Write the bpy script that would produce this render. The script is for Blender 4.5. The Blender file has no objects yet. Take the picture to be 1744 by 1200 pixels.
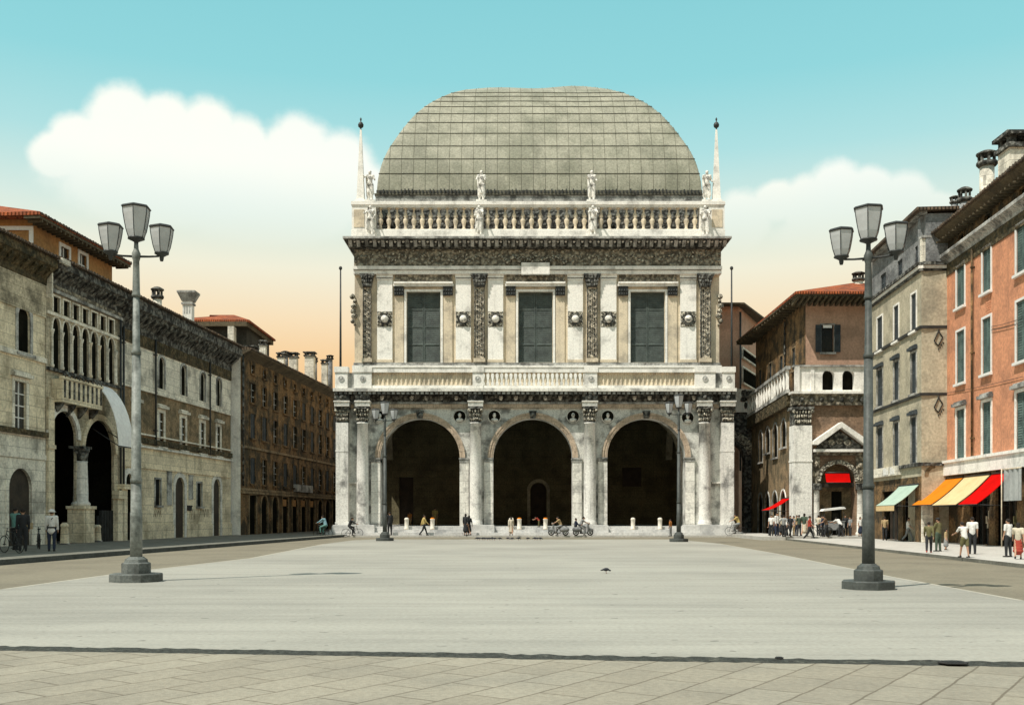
import bpy, bmesh, math, random
from math import sin, cos, pi, sqrt, atan2, radians
from mathutils import Vector, Matrix
from mathutils.geometry import tessellate_polygon
random.seed(7)
F=1744.0; CX=872.0; HY=880.0; EYE=1.5
def X(px,D): return (px-CX)/F*D
def Z(py,D): return EYE+(HY-py)/F*D
sc=bpy.context.scene
C=sc.collection
ROOT={}
# ------------------------------------------------------------ materials
def lin(r,g,b):
    f=lambda c:(c/255/12.92) if c/255<=.04045 else ((c/255+.055)/1.055)**2.4
    return (f(r),f(g),f(b))
def N(nt,t,**k):
    n=nt.nodes.new(t)
    for a,b in k.items(): setattr(n,a,b)
    return n
def math_(nt,op,a,b=None,c=None,clamp=False):
    n=N(nt,'ShaderNodeMath',operation=op,use_clamp=clamp)
    for i,v in enumerate((a,b,c)):
        if v is None: continue
        if isinstance(v,(int,float)): n.inputs[i].default_value=v
        else: nt.links.new(v,n.inputs[i])
    return n.outputs[0]
def mixc(nt,f,a,b,mode='MIX'):
    n=N(nt,'ShaderNodeMix',data_type='RGBA',blend_type=mode)
    for i,v in ((0,f),(6,a),(7,b)):
        if isinstance(v,(int,float)): n.inputs[i].default_value=v
        elif isinstance(v,tuple): n.inputs[i].default_value=(*v[:3],1)
        else: nt.links.new(v,n.inputs[i])
    return n.outputs[2]
def noise(nt,vec,scale,detail=5,rough=.6,sx=None):
    if sx:
        m=N(nt,'ShaderNodeMapping'); m.inputs['Scale'].default_value=sx
        nt.links.new(vec,m.inputs[0]); vec=m.outputs[0]
    n=N(nt,'ShaderNodeTexNoise'); n.inputs['Scale'].default_value=scale
    n.inputs['Detail'].default_value=detail; n.inputs['Roughness'].default_value=rough
    nt.links.new(vec,n.inputs['Vector']); return n.outputs[0]
def smooth(nt,v,lo,hi,a=0.,b=1.):
    n=N(nt,'ShaderNodeMapRange',interpolation_type='SMOOTHSTEP')
    nt.links.new(v,n.inputs[0])
    for i,x in enumerate((lo,hi,a,b)): n.inputs[1+i].default_value=x
    return n.outputs[0]
MATS={}
def mat(name,col,dark=None,amt=.6,scale=.5,lo=.42,hi=.68,fine=.25,fscale=9,bump=.25,bscale=14,rough=.88,streak=0,
        brick=None,carve=None,spec=.3,metal=0,emit=None):
    m=bpy.data.materials.new(name); m.use_nodes=True; nt=m.node_tree; nt.nodes.clear()
    out=N(nt,'ShaderNodeOutputMaterial'); p=N(nt,'ShaderNodeBsdfPrincipled')
    nt.links.new(p.outputs[0],out.inputs[0])
    p.inputs['Roughness'].default_value=rough; p.inputs['Metallic'].default_value=metal
    p.inputs['Specular IOR Level'].default_value=spec
    tc=N(nt,'ShaderNodeTexCoord'); v=tc.outputs['Object']
    if dark is None: dark=tuple(c*.45 for c in col)
    c=mixc(nt,math_(nt,'MULTIPLY',smooth(nt,noise(nt,v,scale,8,.62),lo,hi),amt),col,dark)
    h=noise(nt,v,bscale,6,.6)
    if streak:
        s=smooth(nt,noise(nt,v,1.0,6,.65,(2.2,2.2,.16)),.5,.75)
        c=mixc(nt,math_(nt,'MULTIPLY',s,streak),c,dark)
    if brick:
        bw,bh,mort,mc,var=brick
        sp=N(nt,'ShaderNodeSeparateXYZ'); nt.links.new(v,sp.inputs[0])
        cb=N(nt,'ShaderNodeCombineXYZ')
        nt.links.new(math_(nt,'ADD',sp.outputs[0],sp.outputs[1]),cb.inputs[0]); nt.links.new(sp.outputs[2],cb.inputs[1])
        b=N(nt,'ShaderNodeTexBrick'); nt.links.new(cb.outputs[0],b.inputs['Vector'])
        b.inputs['Scale'].default_value=1; b.inputs['Brick Width'].default_value=bw; b.inputs['Row Height'].default_value=bh
        b.inputs['Mortar Size'].default_value=mort; b.inputs['Color1'].default_value=(1,1,1,1)
        b.inputs['Color2'].default_value=(var,var,var,1); b.inputs['Mortar'].default_value=(mc,mc,mc,1)
        b.inputs['Bias'].default_value=-.2
        c=mixc(nt,1.,c,b.outputs[0],'MULTIPLY')
        h=math_(nt,'SUBTRACT',h,math_(nt,'MULTIPLY',b.outputs[1],.8))
    if carve:
        cs,cd=carve
        vo=N(nt,'ShaderNodeTexVoronoi',feature='SMOOTH_F1'); vo.inputs['Scale'].default_value=cs
        wn=noise(nt,v,cs*.8,3,.6)
        mp=N(nt,'ShaderNodeVectorMath',operation='SCALE'); nt.links.new(v,mp.inputs[0]); mp.inputs[3].default_value=1
        ad=N(nt,'ShaderNodeVectorMath',operation='ADD'); nt.links.new(v,ad.inputs[0])
        cw=N(nt,'ShaderNodeCombineXYZ'); [nt.links.new(math_(nt,'MULTIPLY',wn,1.2/cs),cw.inputs[i]) for i in range(3)]
        nt.links.new(cw.outputs[0],ad.inputs[1]); nt.links.new(ad.outputs[0],vo.inputs['Vector'])
        k=smooth(nt,vo.outputs[0],.22,.62)
        c=mixc(nt,math_(nt,'MULTIPLY',k,cd),c,tuple(x*.22 for x in dark))
        h=math_(nt,'SUBTRACT',h,math_(nt,'MULTIPLY',k,2.5))
    if fine:
        fn=noise(nt,v,fscale,6,.7)
        c=mixc(nt,1.,c,smooth(nt,fn,.3,.7,1-fine,1+fine*.35),'MULTIPLY')
    nt.links.new(c,p.inputs['Base Color'])
    if bump:
        bn=N(nt,'ShaderNodeBump'); bn.inputs['Strength'].default_value=bump; bn.inputs['Distance'].default_value=.05
        nt.links.new(h,bn.inputs['Height']); nt.links.new(bn.outputs[0],p.inputs['Normal'])
    MATS[name]=m; return m
W=(.80,.76,.66)
mat('stone_white',(.86,.84,.77),(.25,.25,.235),.8,.7,.46,.68,.25,6,streak=.5,brick=(2.3,.9,.014,.5,.84))
mat('stone_clean',(.91,.89,.83),(.34,.335,.31),.7,.8,.48,.72,.18,8,streak=.35,bump=.15)
mat('stone_col',(.84,.83,.78),(.17,.17,.165),.9,.7,.5,.70,.28,8,streak=.6,bump=.2)
mat('stone_yellow',(.74,.64,.48),(.34,.30,.24),.7,.8,.42,.68,.22,8,streak=.4,bump=.15)
mat('stone_grey',(.52,.52,.49),(.09,.09,.085),.9,.9,.40,.64,.4,9,streak=.6)
mat('spandrel_stone',(.72,.72,.67),(.16,.16,.15),.9,.9,.44,.66,.3,9,streak=.5)
mat('stone_dark',(.26,.26,.235),(.04,.04,.038),.7,1.3,.4,.65,.5,11,streak=.3,carve=(4.2,.85),bump=.6)
mat('carved_frieze',(.50,.45,.35),(.12,.11,.085),.6,1.2,.4,.65,.4,12,carve=(3.8,.75),bump=.9)
mat('carved_light',(.78,.73,.60),(.14,.13,.10),.7,1.6,.42,.68,.3,12,carve=(6.5,.85),bump=.9)
mat('carved_strip',(.64,.57,.45),(.14,.13,.10),.6,1.4,.45,.7,.3,10,carve=(4.,.7),bump=.6)
mat('arch_stone',(.62,.50,.38),(.22,.17,.12),.6,1.,.45,.7,.3,9,brick=(.5,.5,.02,.6,.8))
mat('statue_stone',(.80,.78,.72),(.06,.06,.06),.8,1.6,.5,.62,.25,8,bump=.3)
mat('lead_roof',(.375,.37,.29),(.23,.235,.175),.85,.35,.4,.66,.32,6,rough=.6,streak=.7,brick=(1.07,1.6,.0,.8,.82),bump=.06)
mat('lead_seam',(.15,.145,.11),(.04,.04,.04),.7,1.2,.42,.6,.3,5)
mat('lead_seam_soft',(.22,.215,.165),(.10,.10,.08),.8,.6,.42,.62,.3,5)
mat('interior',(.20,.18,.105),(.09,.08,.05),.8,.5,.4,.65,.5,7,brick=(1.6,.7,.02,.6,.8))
mat('wall_black',(.055,.055,.045),(.02,.02,.018),.8,.5,.4,.65,.5,7)
mat('plaster_painted_sun',(.90,.36,.13),(.6,.25,.1),.6,.5,.4,.65,.3,7)  # orange raised to stand in for sunlight the palace blocks
mat('vault',(.50,.46,.34),(.22,.2,.15),.8,.6,.4,.65,.4,6)
mat('shutter_green',(.10,.125,.115),(.05,.062,.06),.7,1.5,.4,.65,.4,12,rough=.6)
mat('shutter_teal',(.13,.20,.185),(.05,.08,.08),.7,1.5,.4,.65,.3,10,rough=.6)
mat('shutter_dark',(.06,.075,.085),(.02,.025,.03),.6,1.5,.4,.65,.3,10,rough=.6)
mat('glass_dark',(.018,.022,.022),(.05,.055,.05),.6,.8,.45,.6,.2,6,rough=.18,spec=.6,bump=.02)
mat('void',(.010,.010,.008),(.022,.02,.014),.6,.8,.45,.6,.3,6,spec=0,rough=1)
mat('iron',(.045,.05,.05),(.02,.02,.02),.6,3,.4,.6,.2,12,rough=.5,bump=.08)
mat('lamp_metal',(.25,.27,.25),(.07,.08,.07),.8,1.6,.42,.62,.3,14,rough=.55,streak=.5,bump=.1)
mat('lamp_base',(.15,.165,.155),(.05,.055,.05),.7,2.5,.4,.6,.35,22,rough=.7,bump=.25)
mat('lamp_glass',(.46,.48,.49),(.34,.36,.37),.6,1.6,.4,.65,.1,6,rough=.35,spec=.5,bump=.02)
mat('plaster_orange',(.70,.32,.18),(.40,.19,.115),.75,.6,.42,.70,.28,6,streak=.45,bump=.2)
mat('plaster_ochre',(.46,.24,.09),(.22,.13,.06),.7,.4,.42,.7,.3,4,streak=.3)
mat('plaster_cream',(.52,.47,.35),(.28,.26,.20),.8,.6,.42,.68,.3,6,streak=.5,bump=.2)
mat('plaster_grey',(.30,.31,.31),(.12,.125,.13),.8,.8,.4,.65,.5,7,streak=.4,bump=.3)
mat('plaster_pink',(.55,.35,.25),(.32,.21,.15),.7,.6,.42,.68,.25,6,streak=.4,bump=.2)
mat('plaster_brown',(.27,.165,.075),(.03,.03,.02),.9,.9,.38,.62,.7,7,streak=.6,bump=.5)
mat('plaster_ambr',(.33,.24,.14),(.09,.08,.05),.85,.9,.4,.64,.5,7,streak=.5,bump=.4)
mat('olive_band',(.17,.13,.07),(.04,.04,.02),.8,1.4,.4,.62,.6,8,carve=(4.,.5),bump=.6)
mat('left_stone',(.93,.82,.60),(.22,.18,.11),.6,.55,.44,.68,.3,7,streak=.5,brick=(1.5,.55,.014,.5,.8))
mat('left_grime',(.68,.60,.44),(.10,.09,.06),.75,.7,.4,.66,.45,8,streak=.5,brick=(1.5,.5,.014,.5,.8))
mat('left_pale',(.92,.87,.74),(.30,.29,.25),.8,.8,.46,.68,.3,8,streak=.55,brick=(1.2,.55,.014,.5,.8))
mat('brickwork',(.36,.24,.16),(.15,.11,.08),.8,.7,.4,.66,.4,6,streak=.4,brick=(.42,.13,.012,.7,.75))
mat('roof_tile',(.50,.13,.045),(.20,.07,.04),.8,1.1,.4,.62,.5,6,bump=.5)
mat('roof_tile_brown',(.17,.12,.08),(.07,.06,.05),.8,1.1,.4,.62,.5,6,bump=.5)
mat('wood_soffit',(.13,.105,.065),(.05,.042,.03),.7,1.,.4,.65,.4,6)
mat('wood_door',(.055,.042,.03),(.02,.018,.014),.7,1.4,.4,.65,.3,10,rough=.7)
mat('white_paint',(.80,.80,.77),(.5,.5,.48),.4,1.5,.5,.7,.12,9,rough=.6,bump=.05)
mat('bollard_white',(.85,.80,.70),(.6,.45,.28),.4,1.5,.5,.7,.1,9,bump=.05)
mat('canvas_white',(.92,.92,.90),(.7,.7,.7),.5,.8,.4,.7,.12,5,bump=.2,bscale=4)
mat('canvas_orange',(.74,.22,.015),(.55,.17,.015),.5,1,.4,.7,.12,5,bump=.25,bscale=4,spec=.05,rough=1)
mat('canvas_cream',(.72,.54,.30),(.56,.40,.2),.5,1,.4,.7,.12,5,bump=.25,bscale=4,spec=.05,rough=1)
mat('canvas_red',(.58,.004,.003),(.42,.004,.003),.5,1,.4,.7,.12,5,bump=.25,bscale=4,spec=.05,rough=1)
mat('canvas_mint',(.42,.55,.46),(.3,.42,.36),.5,1,.4,.7,.12,5,bump=.2,bscale=4)
mat('canvas_grey',(.36,.38,.37),(.22,.23,.23),.6,1,.4,.7,.2,5,bump=.3,bscale=4)
mat('sign_black',(.03,.03,.03),None,.2,fine=0,bump=0)
mat('road',(.235,.215,.16),(.175,.16,.12),.7,.35,.4,.66,.22,12,bump=.4,bscale=60)
mat('ground_far',(.22,.21,.17),(.16,.15,.12),.6,.2,.4,.66,.2,6)
mat('pavement_dark',(.20,.20,.17),(.12,.12,.10),.7,.8,.4,.66,.25,10,brick=(1.4,.9,.02,.7,.85))
mat('pavement_light',(.52,.51,.47),(.38,.37,.34),.6,.8,.4,.66,.2,8)
mat('kerb_pale',(.44,.42,.355),(.36,.35,.30),.6,.8,.4,.66,.15,8)
mat('lamp_dark',(.085,.095,.09),(.035,.04,.038),.7,1.4,.42,.62,.3,14,rough=.55,streak=.4,bump=.08)
mat('kerb_dark',(.09,.10,.095),(.05,.05,.05),.6,1.5,.4,.66,.3,10)
mat('gutter_dark',(.055,.06,.052),(.16,.16,.13),.6,5,.52,.74,.6,16,bump=.9,bscale=22)
mat('step_stone',(.64,.64,.62),(.28,.29,.30),.7,.6,.45,.7,.2,6,brick=(2.2,1.,.015,.6,.88))
mat('skin',(.46,.27,.18),(.36,.2,.13),.3,8,.4,.6,.08,30,rough=.6,bump=.03)
mat('hair_dark',(.03,.024,.02),(.015,.012,.01),.5,20,.4,.6,.3,60,bump=.4,bscale=80)
mat('rubber',(.02,.02,.02),None,.2,rough=.7)
mat('eye_dark',(.02,.015,.012),None,.1,fine=0,bump=0,rough=.2)
mat('feather_dark',(.055,.06,.07),(.02,.02,.025),.7,20,.4,.6,.3,60)
def cloth(name,c): return mat('cloth_'+name,c,tuple(x*.65 for x in c),.6,5,.4,.65,.12,25,rough=.9,bump=.25,bscale=9)
for n_,c_ in dict(white=(.80,.79,.76),dark=(.03,.032,.035),navy=(.03,.04,.07),olive=(.16,.15,.07),blue=(.24,.42,.48),
    yellow=(.55,.42,.16),brown=(.16,.10,.06),grey=(.28,.29,.29),red=(.38,.06,.04),orange=(.55,.22,.06),teal=(.14,.30,.27),
    pale=(.62,.56,.44),green=(.07,.10,.07),tan=(.45,.33,.18)).items(): cloth(n_,c_)
# tiled roof: ridges
def ribbed(name):
    m=MATS[name]; nt=m.node_tree; p=[n for n in nt.nodes if n.type=='BSDF_PRINCIPLED'][0]
    tc=[n for n in nt.nodes if n.type=='TEX_COORD'][0]
    w=N(nt,'ShaderNodeTexWave'); w.inputs['Scale'].default_value=1.6; w.inputs['Distortion'].default_value=1.2; w.inputs['Detail'].default_value=2
    sp=N(nt,'ShaderNodeSeparateXYZ'); nt.links.new(tc.outputs['Object'],sp.inputs[0])
    cb=N(nt,'ShaderNodeCombineXYZ'); nt.links.new(math_(nt,'ADD',sp.outputs[0],sp.outputs[1]),cb.inputs[0])
    nt.links.new(cb.outputs[0],w.inputs[0])
    b=N(nt,'ShaderNodeBump'); b.inputs['Strength'].default_value=.8; b.inputs['Distance'].default_value=.12
    nt.links.new(w.outputs[1],b.inputs['Height'])
    nt.links.new(b.outputs[0],p.inputs['Normal'])
ribbed('roof_tile'); ribbed('roof_tile_brown')
# plaza surface: worn pale asphalt with faint drag marks
def mat_plaza():
    m=mat('plaza_asphalt',(.372,.366,.320),(.305,.302,.266),.8,.16,.38,.66,.16,14,bump=.35,bscale=70,rough=.85)
    nt=m.node_tree; p=[n for n in nt.nodes if n.type=='BSDF_PRINCIPLED'][0]
    src=p.inputs['Base Color'].links[0].from_socket; tc=[n for n in nt.nodes if n.type=='TEX_COORD'][0].outputs['Object']
    s=noise(nt,tc,1.,6,.7,(.12,1.4,1)); c=mixc(nt,1.,src,smooth(nt,s,.35,.7,1.06,.87),'MULTIPLY')
    sp=smooth(nt,noise(nt,tc,4.3,2,.4),.70,.74,1.,.62); c=mixc(nt,1.,c,sp,'MULTIPLY')
    big=smooth(nt,noise(nt,tc,.09,3,.5),.35,.65,.92,1.05); c=mixc(nt,1.,c,big,'MULTIPLY')
    nt.links.new(c,p.inputs['Base Color'])
mat_plaza()
def mat_slabs():
    m=mat('slab_paving',(.34,.315,.25),(.26,.245,.20),.8,.5,.38,.66,.2,16,bump=.3,bscale=50)
    nt=m.node_tree; p=[n for n in nt.nodes if n.type=='BSDF_PRINCIPLED'][0]
    src=p.inputs['Base Color'].links[0].from_socket; tc=[n for n in nt.nodes if n.type=='TEX_COORD'][0].outputs['Object']
    mp=N(nt,'ShaderNodeMapping'); mp.inputs['Rotation'].default_value=(0,0,radians(-56)); nt.links.new(tc,mp.inputs[0])
    wob=noise(nt,tc,3,3,.5)
    b=N(nt,'ShaderNodeTexBrick'); b.inputs['Scale'].default_value=1; b.inputs['Brick Width'].default_value=.82; b.inputs['Row Height'].default_value=.47
    b.inputs['Mortar Size'].default_value=.016; b.inputs['Mortar Smooth'].default_value=.6; b.inputs['Color1'].default_value=(1,1,1,1); b.inputs['Color2'].default_value=(.86,.85,.84,1)
    b.inputs['Mortar'].default_value=(.52,.49,.46,1)
    ad=N(nt,'ShaderNodeVectorMath',operation='ADD'); cw=N(nt,'ShaderNodeCombineXYZ')
    nt.links.new(math_(nt,'MULTIPLY',wob,.05),cw.inputs[0]); nt.links.new(math_(nt,'MULTIPLY',wob,.04),cw.inputs[1])
    nt.links.new(mp.outputs[0],ad.inputs[0]); nt.links.new(cw.outputs[0],ad.inputs[1]); nt.links.new(ad.outputs[0],b.inputs['Vector'])
    c=mixc(nt,1.,src,b.outputs[0],'MULTIPLY'); nt.links.new(c,p.inputs['Base Color'])
mat_slabs()
# ------------------------------------------------------------ mesh builder
class MB:
    def __init__(s,fr=None): s.v=[]; s.f=[]; s.mi=[]; s.sm=[]; s.m=0; s.fr=fr; s.smooth=False
    def P(s,a,b,c):
        s.v.append(s.fr(a,b,c) if s.fr else (a,b,c)); return len(s.v)-1
    def face(s,*i): s.f.append(tuple(i)); s.mi.append(s.m); s.sm.append(s.smooth)
    def poly(s,pts): s.face(*[s.P(*p) for p in pts])
    def box(s,a0,a1,b0,b1,c0,c1):
        i=[s.P(a,b,c) for c in (c0,c1) for b in (b0,b1) for a in (a0,a1)]
        for q in ((0,1,3,2),(4,5,7,6),(0,1,5,4),(2,3,7,6),(0,2,6,4),(1,3,7,5)): s.face(*[i[k] for k in q])
    def pbox(s,px0,px1,pt,pb,d0,d1):      # world box measured at its front face
        s.box(X(px0,d0),X(px1,d0),d0,d1,Z(pb,d0),Z(pt,d0))
    def prism(s,pts,o0,o1):                # pts in (a,c); extruded along b
        n=len(pts); A=[s.P(p[0],o0,p[1]) for p in pts]; B=[s.P(p[0],o1,p[1]) for p in pts]
        s.face(*A); s.face(*B[::-1])
        for k in range(n): s.face(A[k],A[(k+1)%n],B[(k+1)%n],B[k])
    def prism_a(s,pts,a0,a1):              # pts in (b,c); extruded along a
        n=len(pts); A=[s.P(a0,p[0],p[1]) for p in pts]; B=[s.P(a1,p[0],p[1]) for p in pts]
        s.face(*A); s.face(*B[::-1])
        for k in range(n): s.face(A[k],A[(k+1)%n],B[(k+1)%n],B[k])
    def prism_z(s,pts,z0,z1):
        n=len(pts); A=[s.P(p[0],p[1],z0) for p in pts]; B=[s.P(p[0],p[1],z1) for p in pts]
        s.face(*A); s.face(*B[::-1])
        for k in range(n): s.face(A[k],A[(k+1)%n],B[(k+1)%n],B[k])
    def lathe(s,cx,cy,prof,n=16,smooth=True,a0=0.):
        old=s.smooth; s.smooth=smooth; rings=[]
        for r,z in prof: rings.append([s.P(cx+r*cos(a0+2*pi*k/n),cy+r*sin(a0+2*pi*k/n),z) for k in range(n)])
        for i in range(len(rings)-1):
            for k in range(n): s.face(rings[i][k],rings[i][(k+1)%n],rings[i+1][(k+1)%n],rings[i+1][k])
        s.smooth=False; s.face(*rings[0][::-1]); s.face(*rings[-1]); s.smooth=old
    def ring(s,ac,zc,r0,r1,o0,o1,t0=0.,t1=pi,n=24):
        q=[]
        for k in range(n+1):
            t=t0+(t1-t0)*k/n
            q.append([s.P(ac+r*cos(t),o,zc+r*sin(t)) for r in (r0,r1) for o in (o0,o1)])
        for k in range(n):
            A,B=q[k],q[k+1]
            for i,j in ((0,1),(1,3),(3,2),(2,0)): s.face(A[i],A[j],B[j],B[i])
        s.face(q[0][0],q[0][1],q[0][3],q[0][2]); s.face(q[-1][0],q[-1][1],q[-1][3],q[-1][2])
    def ell(s,c,rx,ry,rz,n=8,m=6):
        old=s.smooth; s.smooth=True
        R=[]
        for i in range(1,m):
            t=pi*i/m; R.append([s.P(c[0]+rx*sin(t)*cos(2*pi*k/n),c[1]+ry*sin(t)*sin(2*pi*k/n),c[2]+rz*cos(t)) for k in range(n)])
        a=s.P(c[0],c[1],c[2]+rz); b=s.P(c[0],c[1],c[2]-rz)
        for k in range(n):
            s.face(a,R[0][k],R[0][(k+1)%n]); s.face(b,R[-1][(k+1)%n],R[-1][k])
            for i in range(m-2): s.face(R[i][k],R[i+1][k],R[i+1][(k+1)%n],R[i][(k+1)%n])
        s.smooth=old
    def tube(s,pts,r,n=8,caps=True):
        old=s.smooth; s.smooth=True
        pts=[Vector(p) for p in pts]; rr=r if isinstance(r,(list,tuple)) else [r]*len(pts)
        rings=[]; up=Vector((0,0,1))
        for i,p in enumerate(pts):
            d=(pts[min(i+1,len(pts)-1)]-pts[max(i-1,0)]).normalized()
            ref=up if abs(d.z)<.95 else Vector((1,0,0))
            a=d.cross(ref).normalized(); b=d.cross(a).normalized()
            rings.append([s.P(*(p+a*rr[i]*cos(2*pi*k/n)+b*rr[i]*sin(2*pi*k/n))) for k in range(n)])
        for i in range(len(rings)-1):
            for k in range(n): s.face(rings[i][k],rings[i][(k+1)%n],rings[i+1][(k+1)%n],rings[i+1][k])
        if caps: s.face(*rings[0][::-1]); s.face(*rings[-1])
        s.smooth=old
    def capsule(s,p0,p1,r0,r1,n=10):
        p0=Vector(p0); p1=Vector(p1); d=p1-p0
        if d.length<1e-5: d=Vector((0,0,1e-4))
        d.normalize(); pts=[];rr=[]
        for t in (-1.,-.85,-.5,0.): pts.append(p0+d*r0*t); rr.append(max(r0*sqrt(max(1-t*t,0)),r0*.05))
        for t in (0.,.5,.85,1.): pts.append(p1+d*r1*t); rr.append(max(r1*sqrt(max(1-t*t,0)),r1*.05))
        s.tube(pts,rr,n)
    def wall(s,u0,u1,z0,z1,holes,o=0.,depth=.4):
        if getattr(s.fr,'__self__',None) is not None: depth=min(depth,.15)
        polys=[[(u0,z0),(u1,z0),(u1,z1),(u0,z1)]]+holes
        flat=[q for p in polys for q in p]
        idx=[s.P(q[0],o,q[1]) for q in flat]
        for t in tessellate_polygon([[Vector((q[0],q[1],0)) for q in p] for p in polys]):
            s.face(idx[t[0]],idx[t[1]],idx[t[2]])
        for h in holes:
            A=[s.P(q[0],o,q[1]) for q in h]; B=[s.P(q[0],o-depth,q[1]) for q in h]
            for k in range(len(h)): s.face(A[k],A[(k+1)%len(h)],B[(k+1)%len(h)],B[k])
    def build(s,name,mats,parent=None,normals=True):
        me=bpy.data.meshes.new(name)
        L=ROOT.get(parent.name,Vector((0,0,0))) if parent else Vector((0,0,0))
        me.from_pydata([(Vector(v)-L) for v in s.v],[],s.f)
        if isinstance(mats,str): mats=[mats]
        for m in mats: me.materials.append(MATS[m])
        me.polygons.foreach_set('material_index',s.mi); me.polygons.foreach_set('use_smooth',s.sm)
        if normals:
            bm=bmesh.new(); bm.from_mesh(me); bmesh.ops.recalc_face_normals(bm,faces=bm.faces); bm.to_mesh(me); bm.free()
        me.update()
        o=bpy.data.objects.new(name,me); C.objects.link(o)
        if parent: o.parent=parent; ROOT[o.name]=L
        return o
def tag(o,label,cat=None,group=None,kind=None):
    if label: o['label']=label
    if cat: o['category']=cat
    if group: o['group']=group
    if kind: o['kind']=kind
    return o
def thing(name,label,cat,loc=(0,0,0),rz=0,group=None):
    o=bpy.data.objects.new(name,None); C.objects.link(o); o.location=loc; o.rotation_euler=(0,0,rz)
    o.empty_display_size=.3
    ROOT[o.name]=Vector(loc) if rz==0 else Vector((0,0,0))
    return tag(o,label,cat,group)
def copy_tree(o,parent=None):
    c=o.copy(); C.objects.link(c); c.parent=parent
    for ch in [x for x in C.objects if x.parent==o]: copy_tree(ch,c)
    return c
def arch(u0,u1,z0,zt,kind='round',n=14):
    r=(u1-u0)/2; uc=(u0+u1)/2
    if kind=='rect': return [(u0,z0),(u1,z0),(u1,zt),(u0,zt)]
    if kind=='round':
        zs=zt-abs(r); return [(u0,z0),(u1,z0)]+[(uc+r*cos(pi*k/n),zs+abs(r)*sin(pi*k/n)) for k in range(n+1)]
    zs=zt-abs(r)*1.7   # pointed
    R=[(uc+r*cos(pi/2*k/6)**.75,zs+(zt-zs)*sin(pi/2*k/6)) for k in range(6)]
    return [(u0,z0),(u1,z0)]+R+[(uc,zt)]+[(2*uc-p[0],p[1]) for p in R[::-1]]
def frame_of(hole,s):
    # outline grown by s around the hole, for surrounds; bottom kept
    u=[p[0] for p in hole]; z=[p[1] for p in hole]; uc=(min(u)+max(u))/2; z0=min(z); zt=max(z)
    ku=(max(u)-min(u)+2*s)/(max(u)-min(u)); kz=(zt-z0+s)/(zt-z0)
    return [(uc+(p[0]-uc)*ku,z0+(p[1]-z0)*kz) for p in hole]
def window(parent,fr,hole,o=0.,depth=.35,sur=.14,sm='stone_clean',pane='glass_dark',shut=None,sill=True,bars=True,name='window',proud=.05,barmat='white_paint',lintel=None,open_=0):
    if getattr(fr,'__self__',None) is not None: depth=min(depth,.13); proud=min(proud,.05)
    out=frame_of(hole,sur); u=[p[0] for p in hole]; z=[p[1] for p in hole]
    u0,u1,z0,z1=min(u),max(u),min(z),max(z); uc=(u0+u1)/2
    m=MB(fr)
    n=len(hole); A=[m.P(q[0],o+proud,q[1]) for q in out]; B=[m.P(q[0],o+proud,q[1]) for q in hole]
    A2=[m.P(q[0],o-.02,q[1]) for q in out]; B2=[m.P(q[0],o-.02,q[1]) for q in hole]
    for k in range(1,n):
        j=(k+1)%n; m.face(A[k],A[j],B[j],B[k]); m.face(A[k],A[j],A2[j],A2[k]); m.face(B[k],B[j],B2[j],B2[k])
    w=m.build(name,sm,parent,normals=False)
    m=MB(fr); m.box(u0-.02,u1+.02,o-depth-.06,o-depth+.02,z0-.02,z1+.02); m.build('pane',pane,w)
    if bars and not shut:
        m=MB(fr); b=.035
        m.box(uc-b,uc+b,o-depth+.02,o-depth+.06,z0,z1); k=max(1,int((z1-z0)/.7))
        for i in range(1,k+1):
            zz=z0+(z1-z0)*i/(k+1); m.box(u0,u1,o-depth+.022,o-depth+.05,zz-b*.8,zz+b*.8)
        m.build('sash_bar',barmat,w)
    if sill:
        m=MB(fr); m.box(u0-sur*1.3,u1+sur*1.3,o-.02,o+proud+.13,z0-.14,z0-.003); m.build('sill',sm,w)
    if lintel:
        m=MB(fr); m.box(u0-sur*1.6,u1+sur*1.6,o-.02,o+proud+.2,z1+sur+.02,z1+sur+.2); m.box(u0-sur*1.1,u1+sur*1.1,o-.02,o+proud+.08,z1+sur+.2,z1+sur+.3);m.build('lintel',lintel,w)
    if shut:
        for s_ in (-1,1):
            m=MB(fr); a,b=(u0,uc-.012) if s_<0 else (uc+.012,u1)
            hw=abs(b-a)
            if open_:
                if s_<0: a,b=u0-hw-.02,u0-.03
                else: a,b=u1+.03,u1+hw+.02
                oo=o+proud+.03
            else: oo=o-(.075 if depth<.14 else .10)
            lo,hi=min(a,b),max(a,b); fw=.06
            m.box(lo,lo+fw,oo,oo+.045,z0+.01,z1-.01); m.box(hi-fw,hi,oo,oo+.045,z0+.01,z1-.01)
            for zz in (z0+.01,(z0+z1)/2-.05,z1-.1): m.box(lo+fw,hi-fw,oo+.002,oo+.043,zz,zz+.09)
            k=int((z1-z0)/.13)
            for i in range(k):
                zz=z0+.05+(z1-z0-.15)*i/k
                p=[(oo,zz+.07),(oo+.012,zz+.082),(oo+.038,zz+.012),(oo+.026,zz)]
                m.prism_a(p,lo+fw,hi-fw)
            m.box(lo+.02,hi-.02,oo-.02,oo-.004,z0+.03,z1-.03)
            m.build('shutter',shut,w)
    return w
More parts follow.
